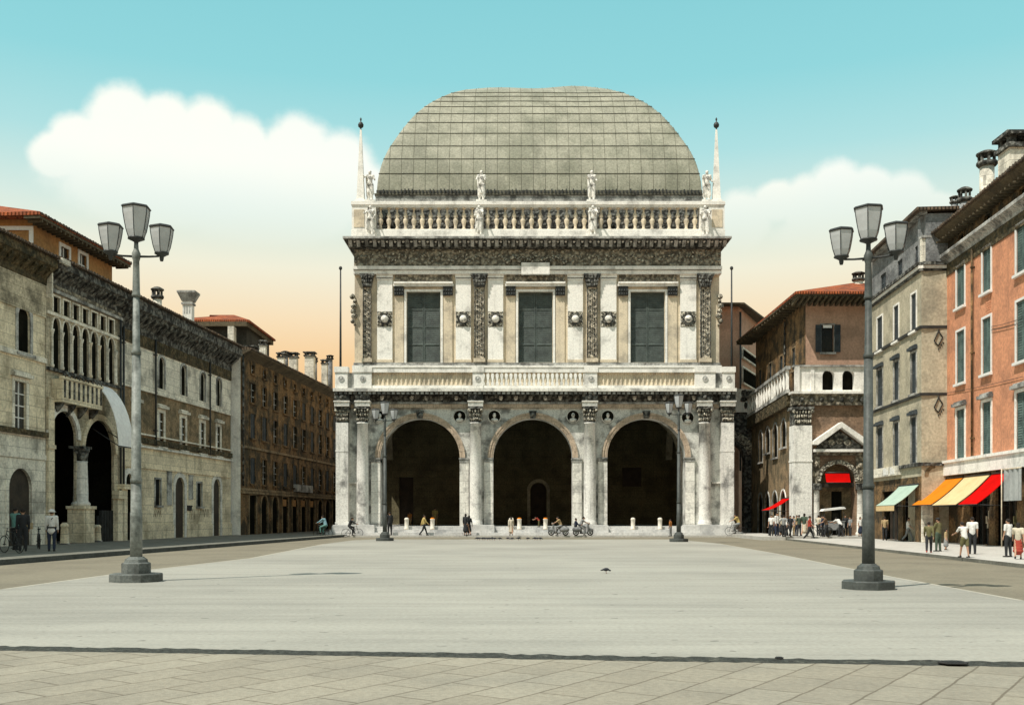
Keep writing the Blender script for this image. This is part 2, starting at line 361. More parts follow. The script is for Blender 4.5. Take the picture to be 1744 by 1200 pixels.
class Street:
    def __init__(s,a,side):
        s.a=a; s.b=.075; s.k=sqrt(1+s.b**2); s.n=((1,-s.b) if side<0 else (-1,s.b))
        s.n=(s.n[0]/s.k,s.n[1]/s.k)
    def D(s,px): return s.a/((px-CX)/F-s.b)
    def u(s,px): return s.D(px)*s.k
    def z(s,px,py): return Z(py,s.D(px))
    def fr(s,u,o,z): return (s.a+s.b*u/s.k+s.n[0]*o, u/s.k+s.n[1]*o, z)
    def rect(s,x0,x1,y0,y1,kind='rect'):
        c=(x0+x1)/2; u0,u1=sorted((s.u(x0),s.u(x1)))
        return arch(u0,u1,s.z(c,y1),s.z(c,y0),kind)
def cornice(parent,fr,u0,u1,z0,z1,proj,mat_,name='cornice',dent=0,back=.05,ends=True):
    m=MB(fr); h=z1-z0
    prof=[(-back,z0),(.08,z0),(.12,z0+h*.25),(proj*.45,z0+h*.45),(proj*.85,z0+h*.62),(proj,z0+h*.66),(proj,z0+h*.9),(proj*.94,z1),(-back,z1)]
    m.prism_a(prof,u0,u1)
    c=m.build(name,mat_,parent)
    if dent:
        k=min(int((u1-u0)/dent),90)
        for i in range(k):
            a=u0+(u1-u0)*(i+.25)/k; m=MB(fr); m.prism_a([(.06,z0+h*.2),(proj*.35,z0+h*.3),(proj*.8,z0+h*.5),(proj*.8,z0+h*.63),(.06,z0+h*.63)],a,a+(u1-u0)*.45/k); m.build('bracket',mat_,c)
    return c
def hip_roof(parent,pts_eave,ridge,z_e,z_r,mat_,thick=.18,name='roof'):
    # pts_eave: 4 (x,y) corners ; ridge: 2 (x,y); faces 0-1,1-2,2-3,3-0; ridge[0] near edge 3-0, ridge[1] near edge 1-2
    m=MB(); e=[m.P(p[0],p[1],z_e+thick) for p in pts_eave]; l=[m.P(p[0],p[1],z_e) for p in pts_eave]
    r=[m.P(p[0],p[1],z_r) for p in ridge]
    m.face(e[0],e[1],r[1],r[0]); m.face(e[1],e[2],r[1]); m.face(e[2],e[3],r[0],r[1]); m.face(e[3],e[0],r[0])
    for k in range(4): m.face(e[k],e[(k+1)%4],l[(k+1)%4],l[k])
    m.face(*l[::-1]); return m.build(name,mat_,parent)
def chimney(parent,x,y,z0,z1,w,cap=.35,style=0,body='plaster_grey',capm='stone_dark'):
    m=MB()
    if style==0:
        m.box(x-w/2,x+w/2,y-w/2,y+w/2,z0,z1-cap)
        c=m.build('chimney',body,parent); m=MB()
        m.box(x-w*.62,x+w*.62,y-w*.62,y+w*.62,z1-cap,z1-cap*.75)
        for sx in (-1,1):
            for sy in (-1,1): m.box(x+sx*w*.36-w*.14,x+sx*w*.36+w*.14,y+sy*w*.36-w*.14,y+sy*w*.36+w*.14,z1-cap*.75,z1-cap*.3)
        m.box(x-w*.68,x+w*.68,y-w*.68,y+w*.68,z1-cap*.3,z1-cap*.1)
        m.box(x-w*.4,x+w*.4,y-w*.4,y+w*.4,z1-cap*.1,z1)
    elif style==1:
        m.lathe(x,y,[(w/2,z0),(w/2*.95,z1-cap)],14); c=m.build('chimney',body,parent); m=MB()
        m.lathe(x,y,[(w*.6,z1-cap),(w*.7,z1-cap*.9),(w*.7,z1-cap*.75),(w*.4,z1-cap*.74)],14)
        for k in range(7): m.box(x+w*.5*cos(k*.9)-w*.08,x+w*.5*cos(k*.9)+w*.08,y+w*.5*sin(k*.9)-w*.08,y+w*.5*sin(k*.9)+w*.08,z1-cap*.76,z1-cap*.3)
        m.lathe(x,y,[(w*.7,z1-cap*.3),(w*.72,z1-cap*.2),(w*.35,z1-cap*.05),(w*.1,z1)],14)
    else: # turret with flared head
        m.box(x-w*.36,x+w*.36,y-w*.36,y+w*.36,z0,z1-cap); c=m.build('chimney',body,parent)
        m=MB(); m.m=0
        m.box(x-w*.45,x+w*.45,y-w*.45,y+w*.45,z1-cap*1.25,z1-cap*1.1)
        a=[(x+i*w*.42,y+j*w*.42,z1-cap) for i,j in ((-1,-1),(1,-1),(1,1),(-1,1))]; b=[(x+i*w*.7,y+j*w*.7,z1-cap*.35) for i,j in ((-1,-1),(1,-1),(1,1),(-1,1))]
        A=[m.P(*p) for p in a]; B=[m.P(*p) for p in b]
        for k in range(4): m.face(A[k],A[(k+1)%4],B[(k+1)%4],B[k])
        m.face(*A[::-1]); m.face(*B)
        m.box(x-w*.72,x+w*.72,y-w*.72,y+w*.72,z1-cap*.349,z1-cap*.2)
        for i in (-1,0,1):
            m.box(x+i*w*.2-w*.06,x+i*w*.2+w*.06,y-w*.372,y-w*.3,z1-cap*2,z1-cap*1.4)
    m.build('chimney_cap',capm,c); return c
# ------------------------------------------------------------ camera, sun, sky
cam=bpy.data.cameras.new('camera'); co=bpy.data.objects.new('camera',cam); C.objects.link(co)
co.location=(0,0,EYE); co.rotation_euler=(pi/2,0,0); cam.lens=36; cam.sensor_width=36; cam.shift_y=(HY-600)/F
cam.clip_end=3000; cam.clip_start=.1; sc.camera=co
SUN_EL=radians(58); TR=Vector((.76,.65,0)).normalized()
sd=Vector((TR.x*cos(SUN_EL),TR.y*cos(SUN_EL),-sin(SUN_EL)))
sl=bpy.data.lights.new('sun','SUN'); sl.energy=4.95; sl.angle=radians(.53); sl.color=(1,.93,.82)
so=bpy.data.objects.new('sun',sl); C.objects.link(so); so.rotation_euler=sd.to_track_quat('-Z','Y').to_euler(); so.location=(-40,-30,80)
w=bpy.data.worlds.new('World'); sc.world=w; w.use_nodes=True; nt=w.node_tree; nt.nodes.clear()
out=N(nt,'ShaderNodeOutputWorld'); bg=N(nt,'ShaderNodeBackground'); nt.links.new(bg.outputs[0],out.inputs[0])
tc=N(nt,'ShaderNodeTexCoord'); sp=N(nt,'ShaderNodeSeparateXYZ'); nt.links.new(tc.outputs['Generated'],sp.inputs[0])
z=sp.outputs[2]
rmp=N(nt,'ShaderNodeValToRGB'); cr=rmp.color_ramp
stops=[(-.02,(150,138,118)),(.0,(253,205,155)),(.11,(253,202,145)),(.15,(254,214,160)),(.185,(255,230,190)),(.23,(249,245,221)),(.275,(222,241,231)),(.33,(180,230,231)),(.39,(150,220,226)),(.47,(138,212,220)),(.60,(178,206,212)),(1.,(205,208,206))]
cr.elements[0].position=0; cr.elements[1].position=1
for i,(p_,c_) in enumerate(stops):
    t=(p_+.02)/1.02
    e=cr.elements[0] if i==0 else cr.elements[-1] if i==len(stops)-1 else cr.elements.new(t)
    e.color=(*lin(*c_),1)
nt.links.new(math_(nt,'DIVIDE',math_(nt,'ADD',z,.02),1.02),rmp.inputs[0])
sky=N(nt,'ShaderNodeTexSky',sky_type='NISHITA'); sky.sun_disc=False; sky.sun_elevation=SUN_EL; sky.sun_rotation=atan2(-TR.x,-TR.y)
skm=N(nt,'ShaderNodeVectorMath',operation='SCALE'); nt.links.new(sky.outputs[0],skm.inputs[0]); skm.inputs[3].default_value=.10
base=mixc(nt,.03,rmp.outputs[0],skm.outputs[0])
# cumulus: puffs laid out by azimuth / elevation
az=math_(nt,'ARCTAN2',sp.outputs[0],sp.outputs[1]); el=math_(nt,'ARCSINE',z)
def ae(px,py):
    v=Vector((px-CX,F,HY-py)).normalized(); return atan2(v.x,v.y),math.asin(v.z)
n1=noise(nt,tc.outputs['Generated'],19,10,.6); n2=noise(nt,tc.outputs['Generated'],6,4,.5)
dis=math_(nt,'ADD',math_(nt,'MULTIPLY',math_(nt,'SUBTRACT',n1,.5),1.25),math_(nt,'MULTIPLY',math_(nt,'SUBTRACT',n2,.5),.5))
field=None
puffs=[(212,232,78,96),(140,255,70,66),(95,265,52,48),(285,228,62,82),(350,240,70,84),(415,262,62,72),(505,272,74,90),(470,285,70,70),(570,300,80,78),(625,330,50,60),(260,320,190,78),(460,350,190,80),(330,280,200,60),
       (1425,345,70,72),(1370,352,52,58),(1320,345,52,46),(1480,340,60,60),(1540,345,66,58),(1270,375,60,62),(1595,360,50,42),(1440,400,170,60),(1950,420,140,70),(2150,360,160,90),(-420,300,180,100)]
for (px,py,rx,ry) in puffs:
    a0,e0=ae(px,py); a1,_=ae(px+rx,py); _,e1=ae(px,py-ry)
    dx=math_(nt,'DIVIDE',math_(nt,'SUBTRACT',az,a0),abs(a1-a0)); dy=math_(nt,'DIVIDE',math_(nt,'SUBTRACT',el,e0),abs(e1-e0))
    d=math_(nt,'SUBTRACT',1.,math_(nt,'SQRT',math_(nt,'ADD',math_(nt,'MULTIPLY',dx,dx),math_(nt,'MULTIPLY',dy,dy))))
    field=d if field is None else math_(nt,'SMOOTH_MAX',field,d,.12)
cm=smooth(nt,math_(nt,'ADD',field,math_(nt,'MULTIPLY',dis,.5)),-.08,.30)
# clouds melt into the warm haze lower down
cm=math_(nt,'MULTIPLY',cm,smooth(nt,z,.235,.325,0.,1.))
cm=math_(nt,'MULTIPLY',cm,.93)
cshade=mixc(nt,smooth(nt,n2,.35,.65),(1.10,1.08,.97),(1.05,1.06,.98))
fin=mixc(nt,cm,base,cshade)
nt.links.new(fin,bg.inputs[0]); bg.inputs[1].default_value=.97
sc.view_settings.view_transform='Standard'; sc.view_settings.look='None'; sc.view_settings.exposure=0; sc.view_settings.gamma=1
# ------------------------------------------------------------ ground
def G(px,py,zg=0):
    D=(EYE-zg)*F/(py-HY); return (X(px,D),D)
def sheet(name,pts,z,mat_,z0=None,side=None):
    m=MB()
    if z0 is None: m.poly([(p[0],p[1],z) for p in pts])
    else:
        n=len(pts); A=[m.P(p[0],p[1],z) for p in pts]; B=[m.P(p[0],p[1],z0) for p in pts]; m.face(*A)
        m.m=1 if side else 0
        for k in range(n): m.face(A[k],A[(k+1)%n],B[(k+1)%n],B[k])
    o=m.build(name,[mat_]+([side] if side else []),None); o['kind']='structure'; return o
sheet('ground',[(-900,-300),(900,-300),(900,1500),(-900,1500)],-.30,'ground_far')
sheet('road',[(-24,2),(27,2),(27,140),(-24,140)],-.13,'road')
gl=[(-60,14.9),(-5.78,11.55),(0,11.0),(5.2,10.42),(40,6.4)]
gut=lambda x:11.0-x*.112+(.05 if x<0 else 0)
L_=[G(0,1003),G(200,976),G(425,950),G(550,926),G(600,919.5),G(640,918)]
R_=[G(1150,918),G(1225,925),G(1322,942),G(1522,982),G(1744,1022)]
pz=[(-30,14.6),(-12,12.6)]+L_+R_+[(8.6,10.2)]+[(20,8.9),(20,8.75)]+[(-30,14.35)]
pz=[(-12.2,gut(-12.2)+.12)]+[L_[0]]+L_[1:]+R_+[(8.5,gut(8.5)+.12)]
sheet('plaza',pz,0,'plaza_asphalt',-.2,'pavement_light')
# pale kerb stones edging the plaza on both long sides
def strip_pts(pts,w):
    out=[]
    for i,p in enumerate(pts):
        a=Vector(pts[max(i-1,0)]); b=Vector(pts[min(i+1,len(pts)-1)]); d=(b-a).normalized(); out.append((p[0]+d.y*w,p[1]-d.x*w))
    return out
for pts,w in ((L_[:4],.15),(R_[1:],.12)):
    sheet('kerb',pts+strip_pts(pts,w)[::-1],.004,'kerb_pale')
fp=[(-60,-40),(60,-40),(60,gut(60)-.16+.0),(-60,gut(-60)-.16)]
sheet('foreground_pavement',[(-60,-40),(60,-40),(60,gut(60)-.2),(-60,gut(-60)-.2)],.008,'slab_paving',-.2,'slab_paving')
# ragged tarred gutter between the two
m=MB(); n=260; A=[];B=[];K=[]
for i in range(n+1):
    x=-14+26*i/n; r=random.uniform
    A.append(m.P(x,gut(x)-.22+r(-.03,.03),.009)); K.append(m.P(x,gut(x)+.02+r(-.03,.03),.012+r(0,.02))); B.append(m.P(x,gut(x)+.17+r(-.05,.05),.005))
for i in range(n):
    m.face(A[i],A[i+1],K[i+1],K[i]); m.face(K[i],K[i+1],B[i+1],B[i])
m.build('gutter','gutter_dark')['kind']='structure'
# drain opening and small lump in the gutter
def drain(px,py,wd,label):
    x,y=G(px,py); t=thing('drain_grate',label,'drain',(x,y,.03))
    m=MB(); pts=[(x+wd*a_,y+min(1,wd/.3)*b_) for a_,b_ in ((-.3,-.10),(.3,-.12),(.5,-.03),(.44,.1),(.15,.13),(-.33,.1),(-.5,0))]
    m.prism_z(pts,.03,.04); m.build('rim','sign_black',t)
    m=MB()
    for k in range(5): m.box(x-wd*.25+k*wd*.125-.006,x-wd*.25+k*wd*.125+.006,y-.25*wd,y+.25*wd,.041,.046)
    m.build('bar','iron',t)
drain(1622,1133,.30,'black drain opening in the gutter line at the right of the square')
drain(1327,1125,.09,'small black drain plug in the gutter line, left of the larger one')
# pavements with kerbs
SL=Street(-28.6,-1)
def pav(name,a,w,side,ztop,d0,d1,mt,mk):
    k=sqrt(1+.075**2); e0=(a+.075*d0,d0); e1=(a+.075*d1,d1)
    o=-1 if side<0 else 1
    pts=[e0,e1,(e1[0]+o*w,d1),(e0[0]+o*w,d0)]
    sheet(name,pts,ztop,mt,-.25,mk)
pav('pavement_left',-19.9,12,-1,.06,8,150,'pavement_dark','kerb_dark')
pav('pavement_right',13.9,12,1,.0,8,72,'pavement_light','pavement_dark')
sheet('pavement_far',[(X(1295,72.6),72.4),(26,72.4),(26,76.95),(21.1,76.95),(21.6,98),(18.4,98)],.12,'pavement_light',-.25)
sheet('terrace_ground',[(-15.6,83.2),(19.6,83.2),(19.6,84.4),(-15.6,84.4)],.0,'pavement_light',-.25)
# ------------------------------------------------------------ the palace
LG=thing('arcaded_palace','white stone palace with three ground arches under a great domed lead roof, closing the square','palace',(X(910,86),86,0))
g=LG
YL=86.2; fL=lambda u,o,z:(u,YL-o,z)
def part(name,mt,fn,parent=None,fr=None):
    m=MB(fr); fn(m); return m.build(name,mt,parent or g)
m=MB(); m.pbox(556,1262,908.5,925,84.0,120)
m.v=[]; m.f=[]; m.mi=[]; m.sm=[]
xa,xb=X(566,85.5),X(1252,85.5)
m.box(xa-.35,xb+.35,84.25,126,-.1,.24); m.build('step','step_stone',g)
m=MB(); m.box(xa-.1,xb+.1,84.75,125.9,.236,.47); m.build('step','step_stone',g)
m=MB(); m.box(xa,xb,85.15,125.8,.466,.72); m.build('portico_floor','step_stone',g)
for a,b in ((566,638),(797,842),(990,1036),(1166,1251)):
    m=MB(); m.box(X(a,84.6),X(b,84.6),84.42,86.1,.0,.80); m.box(X(a,84.6)+.06,X(b,84.6)-.06,84.5,86.1,.8,.86); m.build('plinth','step_stone',g)
arches=[(648,783),(840,975),(1034,1167)]
zf=.72; ztop=Z(712,YL)
holes=[arch(X(a,YL),X(b,YL),zf+.01,ztop,n=28) for a,b in arches]
zt=Z(664,YL)
m=MB(fL); m.wall(X(572,YL),X(1250,YL),zf,zt,holes,0,1.3); m.build('ground_storey_wall','spandrel_stone',g)
for (a,b) in arches:
    xa_,xb_=X(a,YL),X(b,YL); r=(xb_-xa_)/2; xc=(xa_+xb_)/2; zs=ztop-r
    m=MB(fL); m.ring(xc,zs,r,r+.30,-.02,.14,n=36); m.build('arch_moulding','arch_stone',g)
    o_=MB(fL); o_.ring(xc,zs,r+.302,r+.46,-.02,.20,n=36); o_.ring(xc,zs,r+.10,r+.16,.138,.17,n=36); o_=o_.build('arch_moulding','arch_stone',g)
    m=MB(fL); m.prism([(xc-.22,ztop-.02),(xc+.22,ztop-.02),(xc+.32,ztop+.6),(xc-.32,ztop+.6)],-.02,.34); m.ell((xc,.36,ztop+.28),.16,.1,.2)
    m.build('keystone','stone_dark',g)
    for s_,xj in ((-1,xa_),(1,xb_)):
        lo,hi=sorted((xj,xj+s_*.76)); 
        m=MB(fL); m.box(lo,hi,-.02,.16,zf,zs-.36); m.build('jamb_pier','stone_white',g)
        m=MB(fL); m.box(lo-.06,hi+.02,-1.2,.26,zs-.12,zs); m.box(lo-.02,hi,-1.2,.20,zs-.36,zs-.12); m.build('impost','stone_grey',g)
# square corner piers and half columns
colx=[617.5,810,1004.5,1200]
zc0,zc1=Z(893,85.4),Z(719,85.4); zcap=Z(692,85.4)
def capital(parent,x,w,z0,z1,yf,square=False):
    m=MB(); h=z1-z0
    if square: m.box(x-w*.92,x+w*.92,yf,yf+2*w,z0,z1-h*.16)
    else: m.lathe(x,yf+w,[(w*.86,z0),(w*.98,z0+.03),(w*.86,z0+.07),(w*.84,z0+h*.4),(w*1.05,z1-h*.18)],20)
    m.box(x-w*1.2,x+w*1.2,yf-.14,yf+2*w,z1-h*.16,z1)
    c=m.build('capital','stone_dark',parent)
    m=MB()
    for row,(zz,k,q) in enumerate(((.2,9,.92),(.48,8,1.0),(.72,7,1.12))):
        for i in range(k):
            if square: xx=x-w*q+2*w*q*(i+.5)/k; yy=yf-.03
            else:
                t=pi+pi*(i+.5)/k; xx=x+w*q*cos(t); yy=yf+w+w*q*sin(t)
            m.ell((xx,yy,z0+h*zz),.08,.08,.15,6,5)
    for s_ in (-1,1): m.ell((x+s_*w*1.02,yf-.08,z1-h*.26),.14,.12,.14,8,6)
    m.build('leaf_carving','carved_light',c); return c
for x_ in colx:
    x=X(x_,85.6); r=.50
    m=MB(); m.lathe(x,85.62,[(r*1.18,.84),(r*1.22,.92),(r*1.12,1.0),(r*1.16,1.08),(r*1.03,1.16),(r,1.3),(r,3.4),(r*.99,5.5),(r*.9,zc1-.12),(r*.97,zc1-.1),(r*.97,zc1)],28)
    c=m.build('column','stone_col',g); capital(c,x,r,zc1,zcap,85.62-r)
for a,b in ((572,593),(1229,1250)):
    xa_,xb_=X(a,85.5),X(b,85.5); xc=(xa_+xb_)/2; w2=(xb_-xa_)/2
    m=MB(); m.box(xa_-.05,xb_+.05,85.4,86.9,.86,1.1); m.box(xa_,xb_,85.45,86.9,1.1,zc1)
    m.box(xa_-.03,xb_+.03,85.43,86.9,Z(769,85.4),Z(766,85.4)); c=m.build('corner_pier','stone_col',g); capital(c,xc,w2,zc1,zcap,85.45,True)
# narrow iron tie / ledge between pier and column
for a,b in ((594,607),(1213,1229)):
    m=MB(); m.pbox(a,b,820,823,85.9,86.3); m.build('ledge','stone_white',g)
# medallion busts
for px,py in ((647,710),(783,709),(842,709),(976,709),(1035,709),(1171,711)):
    x,z_=X(px,YL),Z(py,YL)
    m=MB(fL); m.ring(x,z_,.50,.56,-.01,.10,0,2*pi,24); md=m.build('medallion','stone_white',g)
    m=MB(fL); m.ring(x,z_,0.01,.50,-.01,.02,0,2*pi,24); m.build('medallion_field','void',md)
    m=MB(fL); m.ell((x,.12,z_+.10),.15,.15,.2,10,8); m.ell((x,.12,z_-.30),.32,.14,.17,10,8); m.ell((x,.12,z_-.05),.09,.1,.15); m.build('bust','statue_stone',md)
# lower entablature
x0,x1=X(570,YL),X(1252,YL)
part('architrave','arch_stone',lambda m:m.box(x0+.05,x1-.05,85.98,86.6,Z(694,86),Z(688,86)))
part('architrave','stone_grey',lambda m:m.box(x0+.02,x1-.02,85.90,86.6,Z(688,86),Z(684.5,86)))
part('frieze','stone_dark',lambda m:m.box(x0,x1,86.02,86.7,Z(684.5,86)+.001,Z(670,86)))
for i,x_ in enumerate([582.5,617.5,810,1004.5,1200,1239.5]):
    x=X(x_,85.3); h=.62
    m=MB(); m.box(x-h,x+h,85.10,86.3,zcap+.002,Z(684.5,85.3)); m.box(x-h-.05,x+h+.05,85.02,86.3,Z(684.5,85.3)+.001,Z(682.5,85.3))
    c=m.build('entablature_block','stone_white',g)
    m=MB(); m.box(x-h,x+h,85.12,86.3,Z(682.5,85.3)+.002,Z(670,85.3)-.002); m.ell((x,85.08,Z(676,85.3)),.2,.14,.22,8,6); m.build('carved_block','stone_dark',c)
k=0
for i in range(26):
    px=600+i*25.3
    if min(abs(px-c_) for c_ in colx+[582,1240])<16: continue
    x=X(px,86); zz=Z(677.5,86)
    m=MB(); m.ell((x,85.95,zz),.17,.16,.21,8,6); m.ell((x,85.82,zz-.05),.08,.08,.08,6,5); m.ell((x-.13,85.95,zz+.13),.05,.05,.05,5,4); m.ell((x+.13,85.95,zz+.13),.05,.05,.05,5,4); m.build('lion_head','statue_stone' if i%3 else 'stone_grey',g)
def band(name,mt,pa,pb,z0,z1,df,db=None,ret=8.):   # band on front, returning along both flanks
    m=MB(); xa_,xb_=X(pa,df),X(pb,df); m.box(xa_,xb_,df,df+(db or ret),z0,z1); return m.build(name,mt,g)
band('cornice','stone_dark',569,1253,Z(670,85.2),Z(666,85.2),85.15,40)
band('cornice','stone_white',567,1255,Z(666,84.9)+.001,Z(660.5,84.9),84.85,40)
corn=bpy.data.objects['cornice']
for i in range(84):
    x=X(572,85)+(X(1250,85)-X(572,85))*i/83; m=MB(); m.box(x-.12,x+.12,84.95,85.2,Z(670.5,85),Z(667,85)); m.build('dentil','stone_grey',corn)
zt0=Z(660.5,84.9)+.001
# lower balustrade
ped=[(571,592),(603,633),(805,823),(996,1017),(1183,1218),(1231,1251)]
zb0,zb1,zr0,zr1=zt0,Z(656,85.1),Z(634,85.1),Z(625,85.1)
for a,b in ped:
    xa_,xb_=X(a,85.1),X(b,85.1)
    m=MB(); m.box(xa_,xb_,84.98,85.7,zb0,zr0); m.box(xa_-.06,xb_+.06,84.9,85.75,zr0+.001,zr1+.02); pc=m.build('balcony_pedestal','stone_clean',g)
    m=MB(); xc=(xa_+xb_)/2; zz=(zb1+zr0)/2; m.ring(xc,zz,.14,.24,0,0.06,0,2*pi,14); m.v=[(v[0],84.98-v[1],v[2]) for v in m.v]; m.ell((xc,84.95,zz),.12,.06,.16,8,6); m.build('relief','stone_grey',pc)
for a,b in ((633,805),(823,996),(1017,1183)):
    xa_,xb_=X(a,85.1),X(b,85.1)
    m=MB(); m.box(xa_,xb_,85.05,85.6,zb0,zb1); m.box(xa_,xb_,84.98,85.68,zr0,zr1-.05); m.box(xa_,xb_,84.93,85.7,zr1-.049,zr1-.002); bl=m.build('balcony_balustrade','stone_clean',g)
    n=22
    if a!=823:
        m=MB(); m.box(xa_,xb_,85.30,85.45,zb1,zr0); m.build('backing_panel','stone_yellow',bl)
    for i in range(n):
        x=xa_+(xb_-xa_)*(i+.5)/n; h=zr0-zb1
        m=MB(); m.lathe(x,85.3,[(.10,zb1),(.10,zb1+h*.08),(.05,zb1+h*.13),(.13,zb1+h*.36),(.12,zb1+h*.46),(.055,zb1+h*.82),(.10,zb1+h*.92),(.10,zr0)],8); m.build('baluster','stone_yellow',bl)
for a,b in ((592,603),(1218,1231)):
    part('balcony_link','stone_grey',lambda m:m.box(X(a,85.3),X(b,85.3),85.3,85.7,zb0,zr0))
part('terrace_floor','stone_grey',lambda m:m.box(X(569,85.2),X(1253,85.2),85.2,90,zt0-.02,zt0+.015))
# flank walls of the ground storey with open side arches
for s_,xx in ((-1,X(572,YL)),(1,X(1250,YL))):
    fr=(lambda xx,s_:(lambda u,o,z:(xx+s_*o,u,z)))(xx,s_)
    hs=[arch(u,u+4.4,zf+.01,zf+8.3,n=16) for u in (88.6,94.6,100.6)]
    m=MB(fr); m.wall(86.2,125,zf,zt,hs,0,1.2); m.build('flank_wall','stone_white',g)
# portico interior: back wall with doorway, inner piers and ribs
fI=lambda u,o,z:(u,106-o,z)
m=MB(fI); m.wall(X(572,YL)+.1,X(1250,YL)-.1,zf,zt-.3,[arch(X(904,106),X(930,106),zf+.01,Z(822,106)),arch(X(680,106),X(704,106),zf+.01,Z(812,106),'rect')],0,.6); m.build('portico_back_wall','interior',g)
m=MB(fI); m.box(X(900,106),X(934,106),-.7,-.55,zf,Z(815,106)); m.build('portal_door','wood_door',g)
m=MB(fI); m.box(X(678,106),X(706,106),-.7,-.55,zf,Z(810,106)); m.build('portal_door','wood_door',g)
m=MB(fI); m.ring(X(917,106),Z(822,106)-.8,.85,1.2,0,.2,n=16); m.box(X(898,106),X(903,106),0,.2,zf,Z(835,106)); m.box(X(931,106),X(936,106),0,.2,zf,Z(835,106)); m.build('portal_frame','vault',g)
m=MB(fI); m.box(X(1060,106),X(1092,106),0,.1,Z(828,106),Z(796,106)); m.build('wall_plaque','wood_door',g)
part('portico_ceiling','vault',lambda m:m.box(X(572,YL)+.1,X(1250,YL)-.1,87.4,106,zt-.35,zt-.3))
for x_ in (617,810,1004,1200):
    x=X(x_,86)
    m=MB(); m.box(x-.5,x+.5,95.4,96.6,zf,7.4); m.box(x-.7,x+.7,95.3,96.7,7.4,7.7); ip=m.build('inner_pier','stone_white',g)
    fx=(lambda x:(lambda u,o,z:(x+o,u,z)))(x)
    m=MB(fx); m.ring(91.6,7.4,3.9,4.4,-.3,.3,0,pi,16); m.ring(101.2,7.4,4.1,4.6,-.3,.3,0,pi,16); m.build('vault_rib','vault',ip)
for a,b in ((617,810),(810,1004),(1004,1200)):
    xa_,xb_=X(a,86)+.5,X(b,86)-.5; fi=lambda u,o,z:(u,96-o,z)
    m=MB(fi); r=(xb_-xa_)/2; m.ring((xa_+xb_)/2,6.9,r-.1,r+.5,-.4,.4,0,pi,20); m.build('inner_arch','vault',g)
CARVE=[]
# ---------- upper storey
YU=89.0; fU=lambda u,o,z:(u,YU-o,z); xu0,xu1=X(604,YU),X(1225,YU); zu0=zt0; zu1=Z(452,YU)
wins=[(693,750),(883,941),(1074,1132)]
wz0,wz1=Z(617,YU),Z(497,YU)
m=MB(fU); m.wall(xu0,xu1,zu0,zu1,[arch(X(a,YU),X(b,YU),wz0,wz1,'rect') for a,b in wins],0,.55)
m.box(xu0,xu0+.1,-36,-.001,zu0,zu1); m.box(xu1-.1,xu1,-36,-.001,zu0,zu1); m.box(xu0,xu1,-36.1,-36,zu0,zu1)
m.build('upper_storey_wall','stone_yellow',g)
part('base_course','stone_clean',lambda m:m.box(X(600,88.5),X(1229,88.5),88.45,89.1,zu0,Z(622,88.5)))
part('base_course','stone_grey',lambda m:m.box(X(602,88.6),X(1227,88.6),88.6,89.1,Z(622,88.5)+.001,Z(617,88.5)))
def panel(px0,px1,med=True):
    xa_,xb_=X(px0,88.7),X(px1,88.7); xc=(xa_+xb_)/2
    m=MB(); m.box(xa_,xb_,88.78,89.05,Z(614,88.7),Z(474,88.7)); pl=m.build('pilaster','stone_clean',g)
    m=MB(); m.box(xa_-.05,xb_+.05,88.66,89.05,Z(472.5,88.7),Z(466.5,88.7)); m.box(xa_-.02,xb_+.02,88.72,89.05,Z(475.5,88.7),Z(474,88.7)); m.build('pilaster_cap','stone_clean',pl)
    m=MB(); m.box(xa_-.04,xb_+.04,88.72,89.05,Z(616.5,88.7),Z(612,88.7)); m.build('pilaster_base','stone_yellow',pl)
    z0,z1=Z(556,88.7),Z(530,88.7); zc=(z0+z1)/2
    m=MB(); m.box(xa_+.02,xb_-.02,88.75,88.9,z0,z1); ms=m.build('ornament_panel','carved_light',pl)
    fr=lambda u,o,z:(u,88.75-o,z)
    m=MB(fr); m.ring(xc,zc,.38,.50,0,.09,0,2*pi,20)
    for a in range(8): m.ell((xc+.58*cos(a*pi/4+pi/8)*1.0,.02,zc+.58*sin(a*pi/4+pi/8)),.08,.07,.08,6,5)
    m.build('wreath','stone_dark',ms)
    m=MB(fr); m.ell((xc,.08,zc),.33,.30,.33,14,10); m.build('boss','statue_stone',ms)
for a,b in ((642,668),(776,802),(831,857),(967,993),(1023,1050),(1159,1186)): panel(a,b)
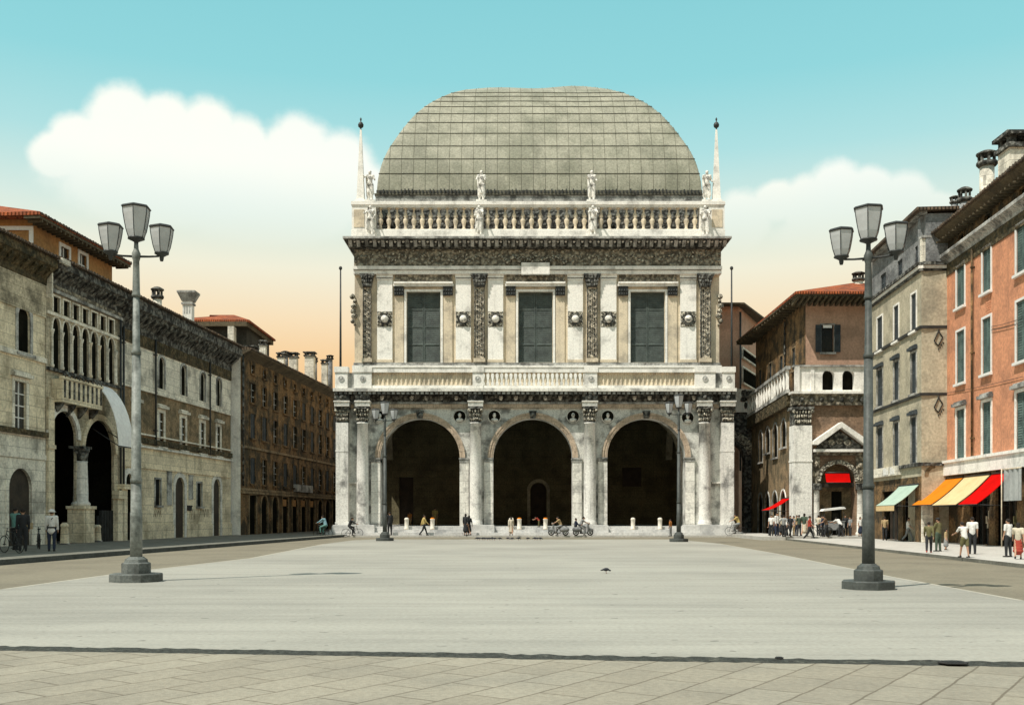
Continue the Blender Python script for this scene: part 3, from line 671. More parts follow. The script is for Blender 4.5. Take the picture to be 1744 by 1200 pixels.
def carved(px0,px1):
    xa_,xb_=X(px0,88.6),X(px1,88.6); xc=(xa_+xb_)/2; w2=(xb_-xa_)/2
    m=MB(); m.box(xa_,xb_,88.6,89.05,Z(610,88.6),Z(489,88.6)); cp=m.build('carved_pilaster','carved_strip',g)
    m=MB(); rr=random.Random(int(px0))
    n=26
    for i in range(n):
        zz=Z(606,88.6)+(Z(492,88.6)-Z(606,88.6))*(i+.5)/n; s_=(-1)**i
        m.ell((xc+s_*w2*.42,88.58,zz),.09,.06,.10,7,5); m.ell((xc-s_*w2*.45,88.59,zz+.04),.05,.05,.06,6,5)
        m.ell((xc,88.57,zz+.1),.05,.06,.06,6,5)
    m.box(xa_-.02,xa_+.06,88.52,88.6,Z(610,88.6),Z(489,88.6)); m.box(xb_-.06,xb_+.02,88.52,88.6,Z(610,88.6),Z(489,88.6))
    sc_o=m.build('scroll_carving','stone_dark',cp); CARVE.append(sc_o)
    m=MB(); m.prism([(xc-w2*1.0,Z(489,88.6)),(xc+w2*1.0,Z(489,88.6)),(xc+w2*1.5,Z(470,88.6)),(xc-w2*1.5,Z(470,88.6))],88.45,89.0)
    for i in range(5):
        for j in range(3): m.ell((xc+(i-2)*w2*(.42+.1*j),88.43,Z(486-j*6.5,88.6)),.09,.08,.14,6,5)
    m.box(xc-w2*1.7,xc+w2*1.7,88.4,89.0,Z(470,88.6)+.001,Z(466.5,88.6)); m.build('capital','stone_dark',cp)
    m=MB(); m.box(xa_-.08,xb_+.08,88.45,89.0,Z(617,88.6)+.03,Z(610,88.6)-.001); m.build('pilaster_base','stone_yellow',cp)
for a,b in ((618,632),(808,825),(1000,1017),(1193,1210)): carved(a,b)
# the three big windows
for a,b in wins:
    xa_,xb_=X(a,YU),X(b,YU); xc=(xa_+xb_)/2
    m=MB(fU)
    for lo,hi in ((xa_-.22,xa_-.03),(xb_+.03,xb_+.22)): m.box(lo,hi,-.02,.16,wz0-.05,wz1)
    m.box(xa_-.22,xb_+.22,-.02,.16,wz1+.001,wz1+.2); wf=m.build('window','stone_clean',g)
    for s_,xx in ((-1,xa_),(1,xb_)):
        lo,hi=sorted((xx+s_*.28,xx+s_*1.05))
        m=MB(fU); m.box(lo,hi,-.02,.12,wz0-.1,wz1-.35); m.build('side_pilaster','stone_yellow',wf)
        m=MB(fU); m.box(lo-.03,hi+.03,-.02,.3,wz1-.35,wz1+.42)
        for q in range(4): m.ell(((lo+hi)/2+(q-1.5)*.2,.32,wz1-.25),.08,.08,.14,6,5); m.ell(((lo+hi)/2+(q-1.5)*.22,.33,wz1+.05),.09,.08,.14,6,5)
        m.build('window_bracket','iron',wf)
    m=MB(fU); m.box(xa_-1.15,xb_+1.15,-.02,.42,wz1+.43,wz1+.62); m.box(xa_-1.1,xb_+1.1,-.02,.55,wz1+.621,wz1+.78); m.build('window_cornice','stone_clean',wf)
    m=MB(fU); m.box(xa_-1.02,xb_+1.02,-.02,.2,wz1+.785,Z(467.5,YU))
    for q in range(16):
        xx=xa_-.9+(xb_-xa_+1.8)*q/15; m.ell((xx,.2,wz1+1.0),.11,.08,.12,6,5); m.ell((xx+.1,.2,wz1+1.25),.07,.06,.09,6,5)
    m.build('window_frieze','carved_frieze',wf)
    m=MB(fU); m.box(xa_-.05,xb_+.05,-.7,-.56,wz0,wz1); m.build('pane','void',wf)
    for lo,hi in ((xa_+.02,xc-.015),(xc+.015,xb_-.02)):
        m=MB(fU); oo=-.30
        m.box(lo,lo+.09,oo,oo+.07,wz0,wz1); m.box(hi-.09,hi,oo,oo+.07,wz0,wz1)
        H=wz1-wz0
        for q in range(5): m.box(lo+.09,hi-.09,oo+.001,oo+.068,wz0+H*q/4-(.12 if q==4 else 0)+(0 if q else .0),wz0+H*q/4+(.12 if q<4 else 0))
        for q in range(34):
            zz=wz0+.06+(H-.2)*q/34; m.prism_a([(oo,zz+.11),(oo+.014,zz+.125),(oo+.05,zz+.03),(oo+.036,zz+.015)],lo+.09,hi-.09)
        m.box(lo+.03,hi-.03,oo-.03,oo-.01,wz0,wz1)
        m.build('shutter','shutter_green',wf)
# side trophies
for px in (602,1226):
    m=MB(); x=X(px,88.9)
    for zz,r in ((505,.3),(513,.22),(521,.34),(530,.3),(538,.36),(547,.26),(553,.14)): m.ell((x+random.uniform(-.12,.12),88.9,Z(zz,88.9)),r*.8,.3,r*.8,8,6)
    m.build('trophy_carving','carved_light',g)
# upper entablature
band('architrave','stone_clean',602,1229,Z(466,88.5),Z(460.5,88.5),88.5,36.8)
band('architrave','stone_grey',602.5,1228.5,Z(460.5,88.45)+.001,Z(458.5,88.45),88.55,36.7)
band('architrave','stone_clean',601,1230,Z(458.5,88.4)+.001,Z(453,88.4),88.35,37)
band('upper_frieze','carved_frieze',603,1228,Z(453,88.6)+.001,Z(420,88.6),88.6,36.6)
m=MB(); rr=random.Random(3)
for i in range(110):
    x=X(606,88.6)+(X(1225,88.6)-X(606,88.6))*i/109; zz=Z(446,88.6)+.5*abs(sin(i*.55)); m.ell((x,88.56,zz),.14,.1,.10+.05*rr.random(),6,5)
    if i%2: m.ell((x+.05,88.57,Z(430,88.6)+.25*sin(i*.9)),.12,.08,.13,6,5)
m.build('scroll_carving','carved_light',g)
m=MB(); m.pbox(888,936,447,466.5,88.2,88.6); m.build('tablet','stone_clean',g)
m=MB()
for s_ in (-1,1):
    for i in range(7): m.ell((X(912,88.3)+s_*(1.4+i*.17),88.35,Z(444,88.3)+.35*sin(i*.6)),.16,.1,.12,7,5)
    for i in range(5): m.ell((X(912,88.3)+s_*(.3+i*.2),88.35,Z(443,88.3)-.1+.1*i),.14,.1,.1,7,5)
m.build('eagle_carving','carved_light',g)
for pa,pb,ya,yb,df,mt in ((600,1231,423,419,88.3,'stone_dark'),(596,1235,419,413,88.05,'stone_dark'),(587,1243,408.5,405.5,87.55,'stone_dark'),(583.5,1246.5,405.5,402,87.3,'stone_grey')):
    band('cornice',mt,pa,pb,Z(ya,df)+.001,Z(yb,df),df,38.5 if df<88 else 37.3)
n=47
ucorn=[o for o in C.objects if o.name.startswith('cornice')][-1]
for i in range(n):
    x=X(596,87.7)+(X(1235,87.7)-X(596,87.7))*i/(n-1)
    m=MB(); m.prism_a([(87.6,Z(413,87.8)+.18),(88.04,Z(419,87.8)),(88.04,Z(408.5,87.6)),(87.6,Z(408.5,87.6))],x-.15,x+.15); m.build('modillion','stone_grey',ucorn)
for i in range(n-1):
    x=X(596,87.7)+(X(1235,87.7)-X(596,87.7))*(i+.5)/(n-1); m=MB(); m.ell((x,87.95,Z(411.5,88)),.13,.12,.11,6,5); m.build('egg_moulding','stone_clean',ucorn)
# attic balustrade
YA=88.1; za0=Z(402,87.3)+.002; za1=Z(391.5,YA); zd0=Z(352,YA); zd1=Z(343,YA)
part('attic_base','stone_clean',lambda m:m.box(X(598,YA),X(1235,YA),YA,YA+1.1,za0,za1))
part('attic_backing','stone_dark',lambda m:m.box(X(606,90.3),X(1228,90.3),90.3,90.6,za0,Z(348,90.3)))
part('attic_deck','stone_grey',lambda m:m.box(X(606,90),X(1228,90),88.6,91.9,Z(352,90.3),Z(350,90.3)) if False else m.box(X(606,90),X(1228,90),89.2,126,za0-.02,za0+.05))
for a,b in ((599,626),(640-9,640+0),(811,823),(1003,1017),(1192,1200),(1207,1234)):
    part('attic_pedestal','stone_clean',lambda m:m.box(X(a,YA),X(b,YA),YA+.02,YA+.95,za1+.001,zd0-.001))
for a,b in ((602,621),(1212,1231)):
    part('pedestal_panel','stone_yellow',lambda m:m.box(X(a,YA)+.03,X(b,YA)-.03,YA-.03,YA+.05,za1+.25,zd0-.25))
rail=part('attic_rail','stone_clean',lambda m:(m.box(X(598,YA),X(1235,YA),YA-.08,YA+1.0,zd0+.16,zd1),m.box(X(600,YA),X(1233,YA),YA,YA+.95,zd0,zd0+.159)))
for s_,px in ((-1,599.5),(1,1233.5)):   # returns of the attic along the flanks
    x=X(px,YA); lo,hi=sorted((x,x-s_*.8)); part('attic_return','stone_clean',lambda m:m.box(lo,hi,YA+1.1,125,za0,zd1-.01))
for a,b in ((640,811),(823,1003),(1017,1192)):
    xa_,xb_=X(a,YA),X(b,YA); n=12; h=zd0-za1
    bs=part('attic_balustrade_base','stone_clean',lambda m:m.box(xa_+.02,xb_-.02,YA+.15,YA+.8,za1+.001,za1+.12))
    for i in range(n):
        x=xa_+(xb_-xa_)*(i+.5)/n; z0=za1+.12; hh=h-.12
        m=MB(); m.lathe(x,YA+.45,[(.19,z0),(.19,z0+.1),(.11,z0+.18),(.13,z0+hh*.22),(.23,z0+hh*.40),(.20,z0+hh*.48),(.10,z0+hh*.53),(.20,z0+hh*.60),(.19,z0+hh*.66),(.09,z0+hh*.80),(.07,z0+hh*.93),(.18,z0+hh*.95),(.18,z0+hh)],10); m.build('baluster','stone_yellow',bs)
# obelisks
for px in (614.5,1220):
    x=X(px,88.6); z0=zd1; z1=Z(221,88.6)
    m=MB(); m.lathe(x,88.6,[(.62,z0),(.62,z0+.18),(.48,z0+.22),(.44,z0+.6),(.10,z1)],4,False,pi/4); ob=m.build('obelisk','stone_clean',g)
    m=MB(); m.lathe(x,88.6,[(.03,z1-.05),(.05,z1+.1),(.22,z1+.25),(.25,z1+.42),(.16,z1+.6),(.04,z1+.68),(.06,z1+.8),(.09,z1+.9),(.02,z1+1.05)],12); m.build('finial','iron',ob)
# ---------- the great lead roof (cloister vault)
YF=91.6; xl,xr=X(642,YF),X(1195,YF); zb=Z(337,YF); DEP=42.
prof=[]
for px,py in ((642,324),(643.5,305),(650,279),(660,257),(672,239),(688,217),(706,196),(724,181),(744,169),(766,159),(790,152.5),(830,149.5),(865,149)):
    k=(px-CX)/F; t=(k*YF-xl)/(1-k); prof.append((max(t,0),Z(py,YF+max(t,0))))
prof[0]=(0,Z(324,YF)); prof.append((15.,prof[-1][1]+.35))
def gz(t):
    t=max(0,min(t,14.6))
    for (a,za),(b,zb_) in zip(prof,prof[1:]):
        if t<=b: 
            s_=(t-a)/(b-a); return za+(zb_-za)*s_
    return prof[-1][1]
# smooth the table
_t=[14.6*(i/60)**1.6 for i in range(61)]; _g=[gz(t) for t in _t]
for _ in range(2): _g=[_g[0]]+[(_g[i-1]+2*_g[i]+_g[i+1])/4 for i in range(1,60)]+[_g[60]]
def gs(t):
    t=max(0,min(t,14.6)); s_=60*(t/14.6)**(1/1.6); i=min(int(s_),59); return _g[i]+(_g[i+1]-_g[i])*(s_-i)
def rz(x,y):
    t=min(x-xl,xr-x,y-YF,YF+DEP-y); 
    return gs(t)+.03*sin(x*.55+1.3)*min(1,t/8)+max(0,min(1,(t-7)/4))*(.26*math.exp(-((x-8)/4.2)**2)-.16*math.exp(-((x-2.3)/2.2)**2))
ts=_t
hw=(xr-xl)/2
xs=sorted(set([xl+t for t in ts if t<hw]+[xr-t for t in ts if t<hw]+[(xl+xr)/2]))
ys=sorted(set([YF+t for t in ts if t<hw]+[YF+DEP-t for t in ts if t<hw]+[YF+hw+i*1. for i in range(1,int(DEP-2*hw))]))
m=MB(); m.smooth=True; idx=[[m.P(x,y,rz(x,y)) for x in xs] for y in ys]
for j in range(len(ys)-1):
    for i in range(len(xs)-1): m.face(idx[j][i],idx[j][i+1],idx[j+1][i+1],idx[j+1][i])
rf=m.build('roof','lead_roof',g)
m=MB(); m.box(xl-.12,xr+.12,YF-.10,YF+DEP+.1,za0,Z(333,YF)); m.build('roof_drum','stone_grey',rf)
m=MB(); m.box(xl-.2,xr+.2,YF-.22,YF+DEP+.2,Z(333,YF)+.001,Z(330.5,YF)); m.box(xl-.05,xr+.05,YF-.05,YF+DEP,Z(330.5,YF)+.001,Z(324,YF)); m.build('eaves_band','lead_seam',rf)
def t_of(py):
    lo,hi=0.,14.5
    for _ in range(40):
        md=(lo+hi)/2; p=HY-(gs(md)-EYE)*F/(YF+md)
        if p>py: lo=md
        else: hi=md
    return lo
m=MB()
rows=[296,271,249,227.5,209,194,182,173,165,158.5]
for py in rows:
    t=t_of(py); a=[]
    y=YF+t; x=xl+t
    while x<xr-t: a.append((x,y-.02,rz(x,y)+.02)); x+=1.2
    a.append((xr-t,y-.02,rz(xr-t,y)+.02)); m.tube(a,.032,5)
    for sx,X0 in ((1,xl),(-1,xr)):
        a=[(X0+sx*t-sx*.02,yy,rz(X0+sx*t,yy)+.02) for yy in [YF+t+i*1.5 for i in range(int((DEP-2*t)/1.5)+1)]]
        if len(a)>1: m.tube(a,.032,5)
m.build('lapped_seam','lead_seam',rf)
m.build('lapped_seam','lead_seam',rf) if False else None
m=MB(); nse=27
for i in range(1,nse):
    x=xl+(xr-xl)*i/nse; tm=min(x-xl,xr-x)
    q=[tm*(j/26)**1.6 for j in range(27)]; m.tube([(x,YF+t-.01,rz(x,YF+t)+.01) for t in q],.018,5)
for i in range(1,38):
    y=YF+DEP*i/38
    for sx,X0 in ((1,xl),(-1,xr)):
        tm=min(y-YF,YF+DEP-y,hw); q=[tm*(j/20)**1.6 for j in range(21)]; m.tube([(X0+sx*t,y,rz(X0+sx*t,y)+.01) for t in q],.03,5)
m.build('standing_seam','lead_seam_soft',rf)
m=MB()
for i in range(90):
    x=xl+.3+(xr-xl-.6)*i/89; m.box(x-.05,x+.05,YF-.3,YF-.05,Z(330.5,YF),Z(325+random.uniform(-2,2),YF))
m.build('roof_cresting','iron',rf)
for px,py in ((866,147),(924,148),(976,144),(1028,145)):
    k=(px-CX)/F; y=YF+13.2; x=k*y
    m=MB(); m.lathe(x,y,[(.06,rz(x,y)-.1),(.06,rz(x,y)+.25),(.14,rz(x,y)+.3),(.02,rz(x,y)+.45)],8); m.build('roof_spike','iron',rf)
# flagpoles on the lower terrace
for px,lb in ((580,'thin dark flagpole on the terrace at the left end of the palace'),(1246,'thin dark flagpole on the terrace at the right end of the palace')):
    x=X(px,87); t=thing('flagpole',lb,'flagpole',(x,87,zt0),0,'flagpoles on the palace terrace')
    z1=Z(460,87); m=MB(); m.tube([(x,87,zt0),(x,87,z1)],[.11,.06],8); m.build('pole','iron',t)
    m=MB(); m.lathe(x,87,[(.05,z1),(.13,z1+.08),(.15,z1+.2),(.08,z1+.32)],10); m.build('finial','iron',t)
# ------------------------------------------------------------ left row of buildings (one street line, three facades)
def shell(parent,fr,u0,u1,z0,z1,dep,mt,name='side_wall'):
    m=MB(fr); m.poly([(u0,-.001,z0),(u0,-dep,z0),(u0,-dep,z1),(u0,-.001,z1)]); m.poly([(u1,-.001,z0),(u1,-dep,z0),(u1,-dep,z1),(u1,-.001,z1)])
    m.poly([(u0,-dep,z0),(u1,-dep,z0),(u1,-dep,z1),(u0,-dep,z1)]); m.poly([(u0,-.001,z1),(u1,-.001,z1),(u1,-dep,z1),(u0,-dep,z1)])
    return m.build(name,mt,parent)
def lean_roof(parent,fr,u0,u1,zf_,ov,dep,rise,mt='roof_tile_brown'):
    m=MB(fr); m.prism_a([(ov,zf_),(ov,zf_+.14),(-dep/2,zf_+rise),(-dep,zf_+.14),(-dep,zf_)],u0,u1); return m.build('roof',mt,parent)
def tiles_edge(parent,fr,u0,u1,o,z,mt='roof_tile_brown',st=.32):
    m=MB(fr); k=int((u1-u0)/st)
    for i in range(k):
        a=u0+(u1-u0)*(i+.5)/k; m.prism([(a-.14,z),(a-.09,z+.11),(a,z+.14),(a+.09,z+.11),(a+.14,z)],o-.9,o+.07+random.uniform(-.03,.03))
    m.build('eaves_tiles',mt,parent)
S=SL; fr=S.fr; ZP=.06
def base_of(u): p=fr(u,0,0); return (p[0],p[1],ZP)
def pipe(parent,fr,u,z0,z1,o=.14,r=.07,mt='iron'):
    m=MB(fr); m.tube([(u,o,z0),(u,o,z1)],r,8)
    for zz in (z0+1,(z0+z1)/2,z1-1): m.box(u-r*1.5,u+r*1.5,0,o+r*1.2,zz-.04,zz+.04)
    m.build('downpipe',mt,parent)
# --- L0: stone house at the far left edge
u1=S.u(77); u0=30.; zC=S.z(78,448); g0=thing('stone_house','tall stone house with arched window and arched door at the left edge','house',base_of((u0+u1)/2))
H=[S.rect(30,51,522,602,'round'),S.rect(24,44,650,731),S.rect(14,53,797,936,'round')]
ex=[]   # nearer bays outside the frame, same rhythm
w1=H[0]; du=9.2
for k in (1,2):
    for h in H: ex.append([(p[0]-du*k,p[1]) for p in h])
hs=H+ex
zs0=S.z(40,735); m=MB(fr); m.wall(u0,u1,zs0,zC,[h for i,h in enumerate(hs) if i%3!=2],0,.5); m.build('upper_wall','left_stone',g0)
m=MB(fr); m.wall(u0,u1,ZP-.2,zs0,[h for i,h in enumerate(hs) if i%3==2],.02,.5); m.build('ground_wall','left_pale',g0); shell(g0,fr,u0,u1,ZP-.2,zC,12,'left_grime')
for i,h in enumerate(hs):
    if i%3==2: 
        d=window(g0,fr,h,depth=.45,sur=.30,sm='left_pale',sill=False,bars=False,name='door',pane='wood_door',proud=.08)
        uu=[p[0] for p in h]; zs=max(p[1] for p in h)-(max(uu)-min(uu))/2; m=MB(fr); m.box(min(uu),max(uu),-.42,-.30,zs-.1,zs+.06)
        for q in range(1,7): a=min(uu)+(max(uu)-min(uu))*q/7; m.box(a-.03,a+.03,-.40,-.34,zs+.06,zs+1.1)
        m.build('fanlight_grille','plaster_ochre' if i==2 else 'iron',d)
    else: window(g0,fr,h,depth=.45,sur=.22,sm='left_pale' if i%3 else 'stone_grey',lintel='left_pale' if i%3 else None,pane='void' if i%3==0 else 'glass_dark',bars=i%3!=0)
for zz,mt,pj in ((S.z(40,735),'olive_band',.22),(S.z(40,604),'left_pale',.12),(S.z(40,775),'left_pale',.08)):
    m=MB(fr); m.box(u0,u1-.02,-.05,pj,zz-.14,zz+.12); m.build('string_course',mt,g0)
cornice(g0,fr,u0,u1,zC-1.2,zC+.15,.7,'olive_band',dent=.7)
m=MB(fr); m.box(u0,u1,-.02,.06,zC-2.9,zC-1.21); m.build('frieze','left_grime',g0)
lean_roof(g0,fr,u0,u1,zC+.16,.8,11,1.2); tiles_edge(g0,fr,u0,u1,.8,zC+.17)
# --- L1: the small loggia house: two great ground arches, balcony, seven lancets
u0=S.u(78)+.02; u1=S.u(205); g1=thing('loggia_house','narrow grey house with two tall dark arches, a balcony and seven lancet windows','house',base_of((u0+u1)/2))
zsp=S.z(105,760)
A1=S.rect(84,130,700,925,'round'); A2=S.rect(142,194,712,925,'round'); A2=[(p[0],p[1]) for p in A2]
zA=max(p[1] for p in A1); A2=arch(min(p[0] for p in A2),max(p[0] for p in A2),ZP,zA-.1,'round'); A1=arch(min(p[0] for p in A1),max(p[0] for p in A1),ZP,zA,'round')
lz0,lz1=S.z(140,640),S.z(140,558)
L=[]; ua,ub=S.u(87),S.u(196); step=(ub-ua)/7
for i in range(7): L.append(arch(ua+step*i+.12,ua+step*(i+1)-.12,lz0,lz1,'pointed'))
sz0,sz1=S.z(140,549),S.z(140,524); Q=[]
for i in range(7): Q.append(arch(ua+step*i+.2,ua+step*(i+1)-.2,sz0,sz1,'rect'))
m=MB(fr); m.wall(u0,u1,ZP-.2,zC,[A1,A2]+L+Q,0,.9); m.build('wall','left_grime',g1)
m=MB(fr); m.box(u0,u1-.0,-.06,-.001,zC-.01,zC); 
shell(g1,fr,u0,u1,ZP-.2,zC-.001,12,'left_grime')
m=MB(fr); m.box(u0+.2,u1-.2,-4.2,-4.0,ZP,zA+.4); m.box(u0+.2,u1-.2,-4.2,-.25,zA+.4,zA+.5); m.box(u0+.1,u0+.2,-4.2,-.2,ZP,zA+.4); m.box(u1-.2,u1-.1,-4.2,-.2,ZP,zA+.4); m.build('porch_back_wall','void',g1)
for h in L+Q:
    w_=window(g1,fr,h,depth=.8,sur=.10,sm='left_pale',sill=False,bars=False,pane='void',proud=.04)
for i in range(8):
    uu=ua+step*i; m=MB(fr); m.lathe(uu,.06,[(.09,lz0),(.12,lz0+.12),(.07,lz0+.2),(.065,lz1-.95),(.12,lz1-.75),(.12,lz1-.68)],10); m.build('colonnette','stone_yellow' if i in (4,5) else 'left_pale',g1)
for (h,c_) in ((A1,'stone_white'),(A2,'left_stone')):
    uu=[p[0] for p in h]; r=(max(uu)-min(uu))/2; uc=(max(uu)+min(uu))/2; zt_=max(p[1] for p in h)
    m=MB(fr); m.ring(uc,zt_-r,r,r+.34,-.02,.12,n=24); m.build('arch_moulding',c_,g1)
# pier + column + pedestal
uc=(max(p[0] for p in A1)+min(p[0] for p in A2))/2
m=MB(fr); m.box(uc-.62,uc+.62,-.4,.55,ZP,1.95); m.box(uc-.7,uc+.7,-.45,.63,1.951,2.12); m.build('column_pedestal','left_stone',g1)
m=MB(fr); m.lathe(uc,.05,[(.50,2.13),(.52,2.25),(.40,2.4),(.40,3.0),(.35,zsp-.8),(.37,zsp-.7)],18); cc=m.build('column','stone_white',g1)
m=MB(fr); m.lathe(uc,.05,[(.36,zsp-.7),(.38,zsp-.45),(.46,zsp-.12),(.47,zsp)],12); m.box(uc-.5,uc+.5,-.4,.45,zsp+.001,zsp+.14); m.build('capital','stone_dark',cc)
m=MB(fr); a=u0+.02; m.box(a,a+.6,-.02,.14,ZP,zA+.6); m.box(a-.05,a+.65,-.02,.2,ZP,1.2); m.box(a-.05,a+.65,-.02,.2,zsp-.2,zsp); m.build('corner_pilaster','left_stone',g1)
m=MB(fr); m.box(u1-.95,u1-.1,-.02,.3,ZP,2.6); m.box(u1-1.05,u1-.05,-.02,.42,2.6,3.1); m.build('corner_pilaster','left_stone',g1)
m=MB(fr); a=(max(p[0] for p in A2)); m.box(a-1.6,a,-.3,-.2,ZP,1.6)
for k in range(8): m.box(a-1.5+k*.2,a-1.44+k*.2,-.2,.0,ZP,1.9)
m.build('iron_gate','iron',g1)
# balcony with carved parapet on brackets
bz0,bz1=S.z(120,686),S.z(120,648); ba,bb=S.u(88),S.u(157)
m=MB(fr); m.box(ba,bb,0,.6,bz0-.15,bz0); m.box(ba,bb,.5,.6,bz0+.001,bz1-.15); m.box(ba,ba+.1,0,.499,bz0+.001,bz1-.15); m.box(bb-.1,bb,0,.499,bz0+.001,bz1-.15)
m.box(ba-.05,bb+.05,.45,.65,bz1-.149,bz1); bal=m.build('balcony','left_stone',g1)
for k in range(9):
    a=ba+.2+(bb-ba-.4)*k/8; m=MB(fr); m.box(a-.06,a+.06,.59,.66,bz0+.1,bz1-.2); m.ell((a,.6,bz1+.02),.1,.08,.12,6,5); m.build('balcony_stud','stone_dark',bal)
for k in range(4):
    a=ba+.3+(bb-ba-.6)*k/3; m=MB(fr); m.prism_a([(0,bz0-.16),(.5,bz0-.16),(.42,bz0-.35),(0,bz0-.8)],a-.12,a+.12); m.build('bracket','stone_dark',bal)
for zz,pj,mt in ((lz0-.1,.16,'stone_dark'),((lz1+sz0)/2,.1,'left_pale'),(sz1+.25,.18,'stone_grey')):
    m=MB(fr); m.box(u0,u1,-.02,pj,zz-.08,zz+.08); m.build('string_course',mt,g1)
cornice(g1,fr,u0,u1,zC-.95,zC+.2,.75,'stone_dark',dent=.45); 
m=MB(fr); m.box(u0,u1,-.02,.08,zC-1.4,zC-.96); m.build('frieze','carved_frieze',g1)
m=MB(fr); m.box(u0-.05,u0+.08,.0,.35,zC-1.8,zC-.3); m.box(u0-.1,u0+.8,.76,.95,zC+.0,zC+.25); m.build('gutter_spout','left_pale',g1)
lean_roof(g1,fr,u0,u1,zC+.21,.85,11,1.2); tiles_edge(g1,fr,u0,u1,.85,zC+.22); pipe(g1,fr,u1-.25,.3,zC-1.4)
# awning over the second arch, steep and pale
t=thing('window_awning','pale canvas awning hanging steeply over the dark arch beside the left balcony','awning',fr(S.u(160),0,bz1))
a,b=S.u(158),S.u(184); zt_=S.z(160,652); pj=1.55
pr=[(0,zt_)]+[(pj*(sin(k/8*pi/2)**1.15),zt_-3.1*(1-cos(k/8*pi/2)) -.55*k/8) for k in range(1,9)]
m=MB(fr); 
up=[(p[0],p[1]) for p in pr]; m.prism_a(up+[(p[0]-.03,p[1]-.04) for p in up[::-1]],a,b); m.build('canvas','canvas_white',t)
m=MB(fr); zl=pr[-1][1]; m.tube([(a,0,zl+1.0),(a,pj,zl)],.03,6); m.tube([(b,0,zl+1.0),(b,pj,zl)],.03,6); m.tube([(a,pj,zl),(b,pj,zl)],.035,6); m.build('awning_arm','iron',t)
# --- L2: long stone house with three storeys
u0=S.u(205)+.02; u1=S.u(393); g2=thing('long_stone_house','long three storey house in grey and brown bands, left of the brown tenement','house',base_of((u0+u1)/2))
cols=[(214,226),(227.5,235.5),(270,280),(308,317),(341,349),(369,376)]
top=[S.rect(a,b,0,1,'round') for a,b in cols[1:]]
def zrect(a,b,z0,z1,kind='rect'): 
    q=sorted((S.u(a),S.u(b))); return arch(q[0],q[1],z0,z1,kind)
rz=lambda py,px: S.z(px,py)
tz1,tz0=rz(608,275),rz(662,275); mz1,mz0=rz(702,272),rz(760,272); gz1,gz0=rz(816,268),rz(860,268)
T=[zrect(a,b,tz0,tz1,'round') for a,b in cols[1:]]
M=[zrect(a+.5,b-1,mz0,mz1) for a,b in cols[1:]]
Gw=[zrect(264,273,gz0,gz1),zrect(335,343,gz0,gz1)]
Dr=[zrect(214,225,ZP+.01,rz(806,219),'round'),zrect(298,314,ZP+.01,rz(812,306),'round'),zrect(363,375,ZP+.01,rz(815,369),'round')]
zm1=rz(765,300); zm2=rz(680,300)
m=MB(fr); m.wall(u0,u1,ZP-.2,zm1,Gw+Dr,0,.4); m.build('ground_wall','left_stone',g2)
m=MB(fr); m.wall(u0,u1,zm1,zm2,M,-.03,.4); m.build('middle_wall','plaster_ambr',g2)
m=MB(fr); m.wall(u0,u1,zm2,zC,T,0.0,.4); m.build('upper_wall','left_pale',g2)
shell(g2,fr,u0,u1,ZP-.2,zC-.001,12,'left_grime')
for h in T: window(g2,fr,h,o=0,depth=.38,sur=.16,sm='stone_grey',sill=False,pane='void',bars=False)
for h in M: window(g2,fr,h,o=-.03,depth=.3,sur=.26,sm='left_pale',lintel='left_pale')
for h in Gw: 
    w_=window(g2,fr,h,depth=.35,sur=.12,sm='stone_grey',pane='void',bars=False)
    uu=[p[0] for p in h]; m=MB(fr)
    for q in range(5): a=min(uu)+(max(uu)-min(uu))*(q+.5)/5; m.tube([(a,-.05,min(p[1] for p in h)),(a,-.05,max(p[1] for p in h))],.02,5)
    m.build('iron_grille','iron',w_)
for i,h in enumerate(Dr):
    d=window(g2,fr,h,depth=.38,sur=.34,sm='stone_white',sill=False,bars=False,pane='wood_door' if i else 'void',name='door',proud=.1)
    uu=[p[0] for p in h]; r=(max(uu)-min(uu))/2; uc=(max(uu)+min(uu))/2; zs=max(p[1] for p in h)-r
    m=MB(fr); m.box(uc-r,uc+r,-.36,-.22,zs-.12,zs); 
    for q in range(7): t_=pi*(q+.5)/7; m.tube([(uc,-.28,zs),(uc+r*.98*cos(t_),-.28,zs+r*.98*sin(t_))],.025,5)
    m.build('fanlight','plaster_ambr',d)
    m=MB(fr); m.ell((uc+r*.7,-.3,1.1),.05,.05,.05); m.build('handle','iron',d)
for zz,pj,mt,hh in ((zm1+.22,.16,'olive_band',.34),(zm1-.18,.22,'stone_white',.12),(zm1+.62,.14,'left_pale',.1),(zm2,.12,'left_pale',.12),(1.25,.08,'left_stone',.1),(rz(802,300),.1,'left_stone',.1)):
    m=MB(fr); m.box(u0,u1,-.05,pj,zz-hh/2,zz+hh/2)
    if abs(zz-1.25)>.01: m.build('string_course',mt,g2)
m=MB(fr); 
for k in range(len(Dr)+1):
    e=[u0]+sum([[min(p[0] for p in h)-.36,max(p[0] for p in h)+.36] for h in Dr],[])+[u1]; m.box(e[2*k],e[2*k+1],-.02,.10,ZP,1.0)
m.build('socle','left_stone',g2)
cornice(g2,fr,u0,u1,zC-1.75,zC+.1,.95,'stone_dark',dent=.8); m=MB(fr); m.box(u0,u1,-.02,.07,zC-2.5,zC-1.76); m.build('frieze','olive_band',g2)
lean_roof(g2,fr,u0,u1,zC+.11,1.05,11,1.3); tiles_edge(g2,fr,u0,u1,1.05,zC+.12)
pipe(g2,fr,S.u(262),zm1,zC-1.7); pipe(g2,fr,S.u(355),zm1,zC-1.7); pipe(g2,fr,S.u(207),.3,zC-1.7)
m=MB(fr); a=S.u(213); m.box(a-.9,a-.3,0,.3,ZP,3.2); m.box(a-1.,a-.2,0,.45,3.2,3.5); m.build('corner_pilaster','left_stone',g2)
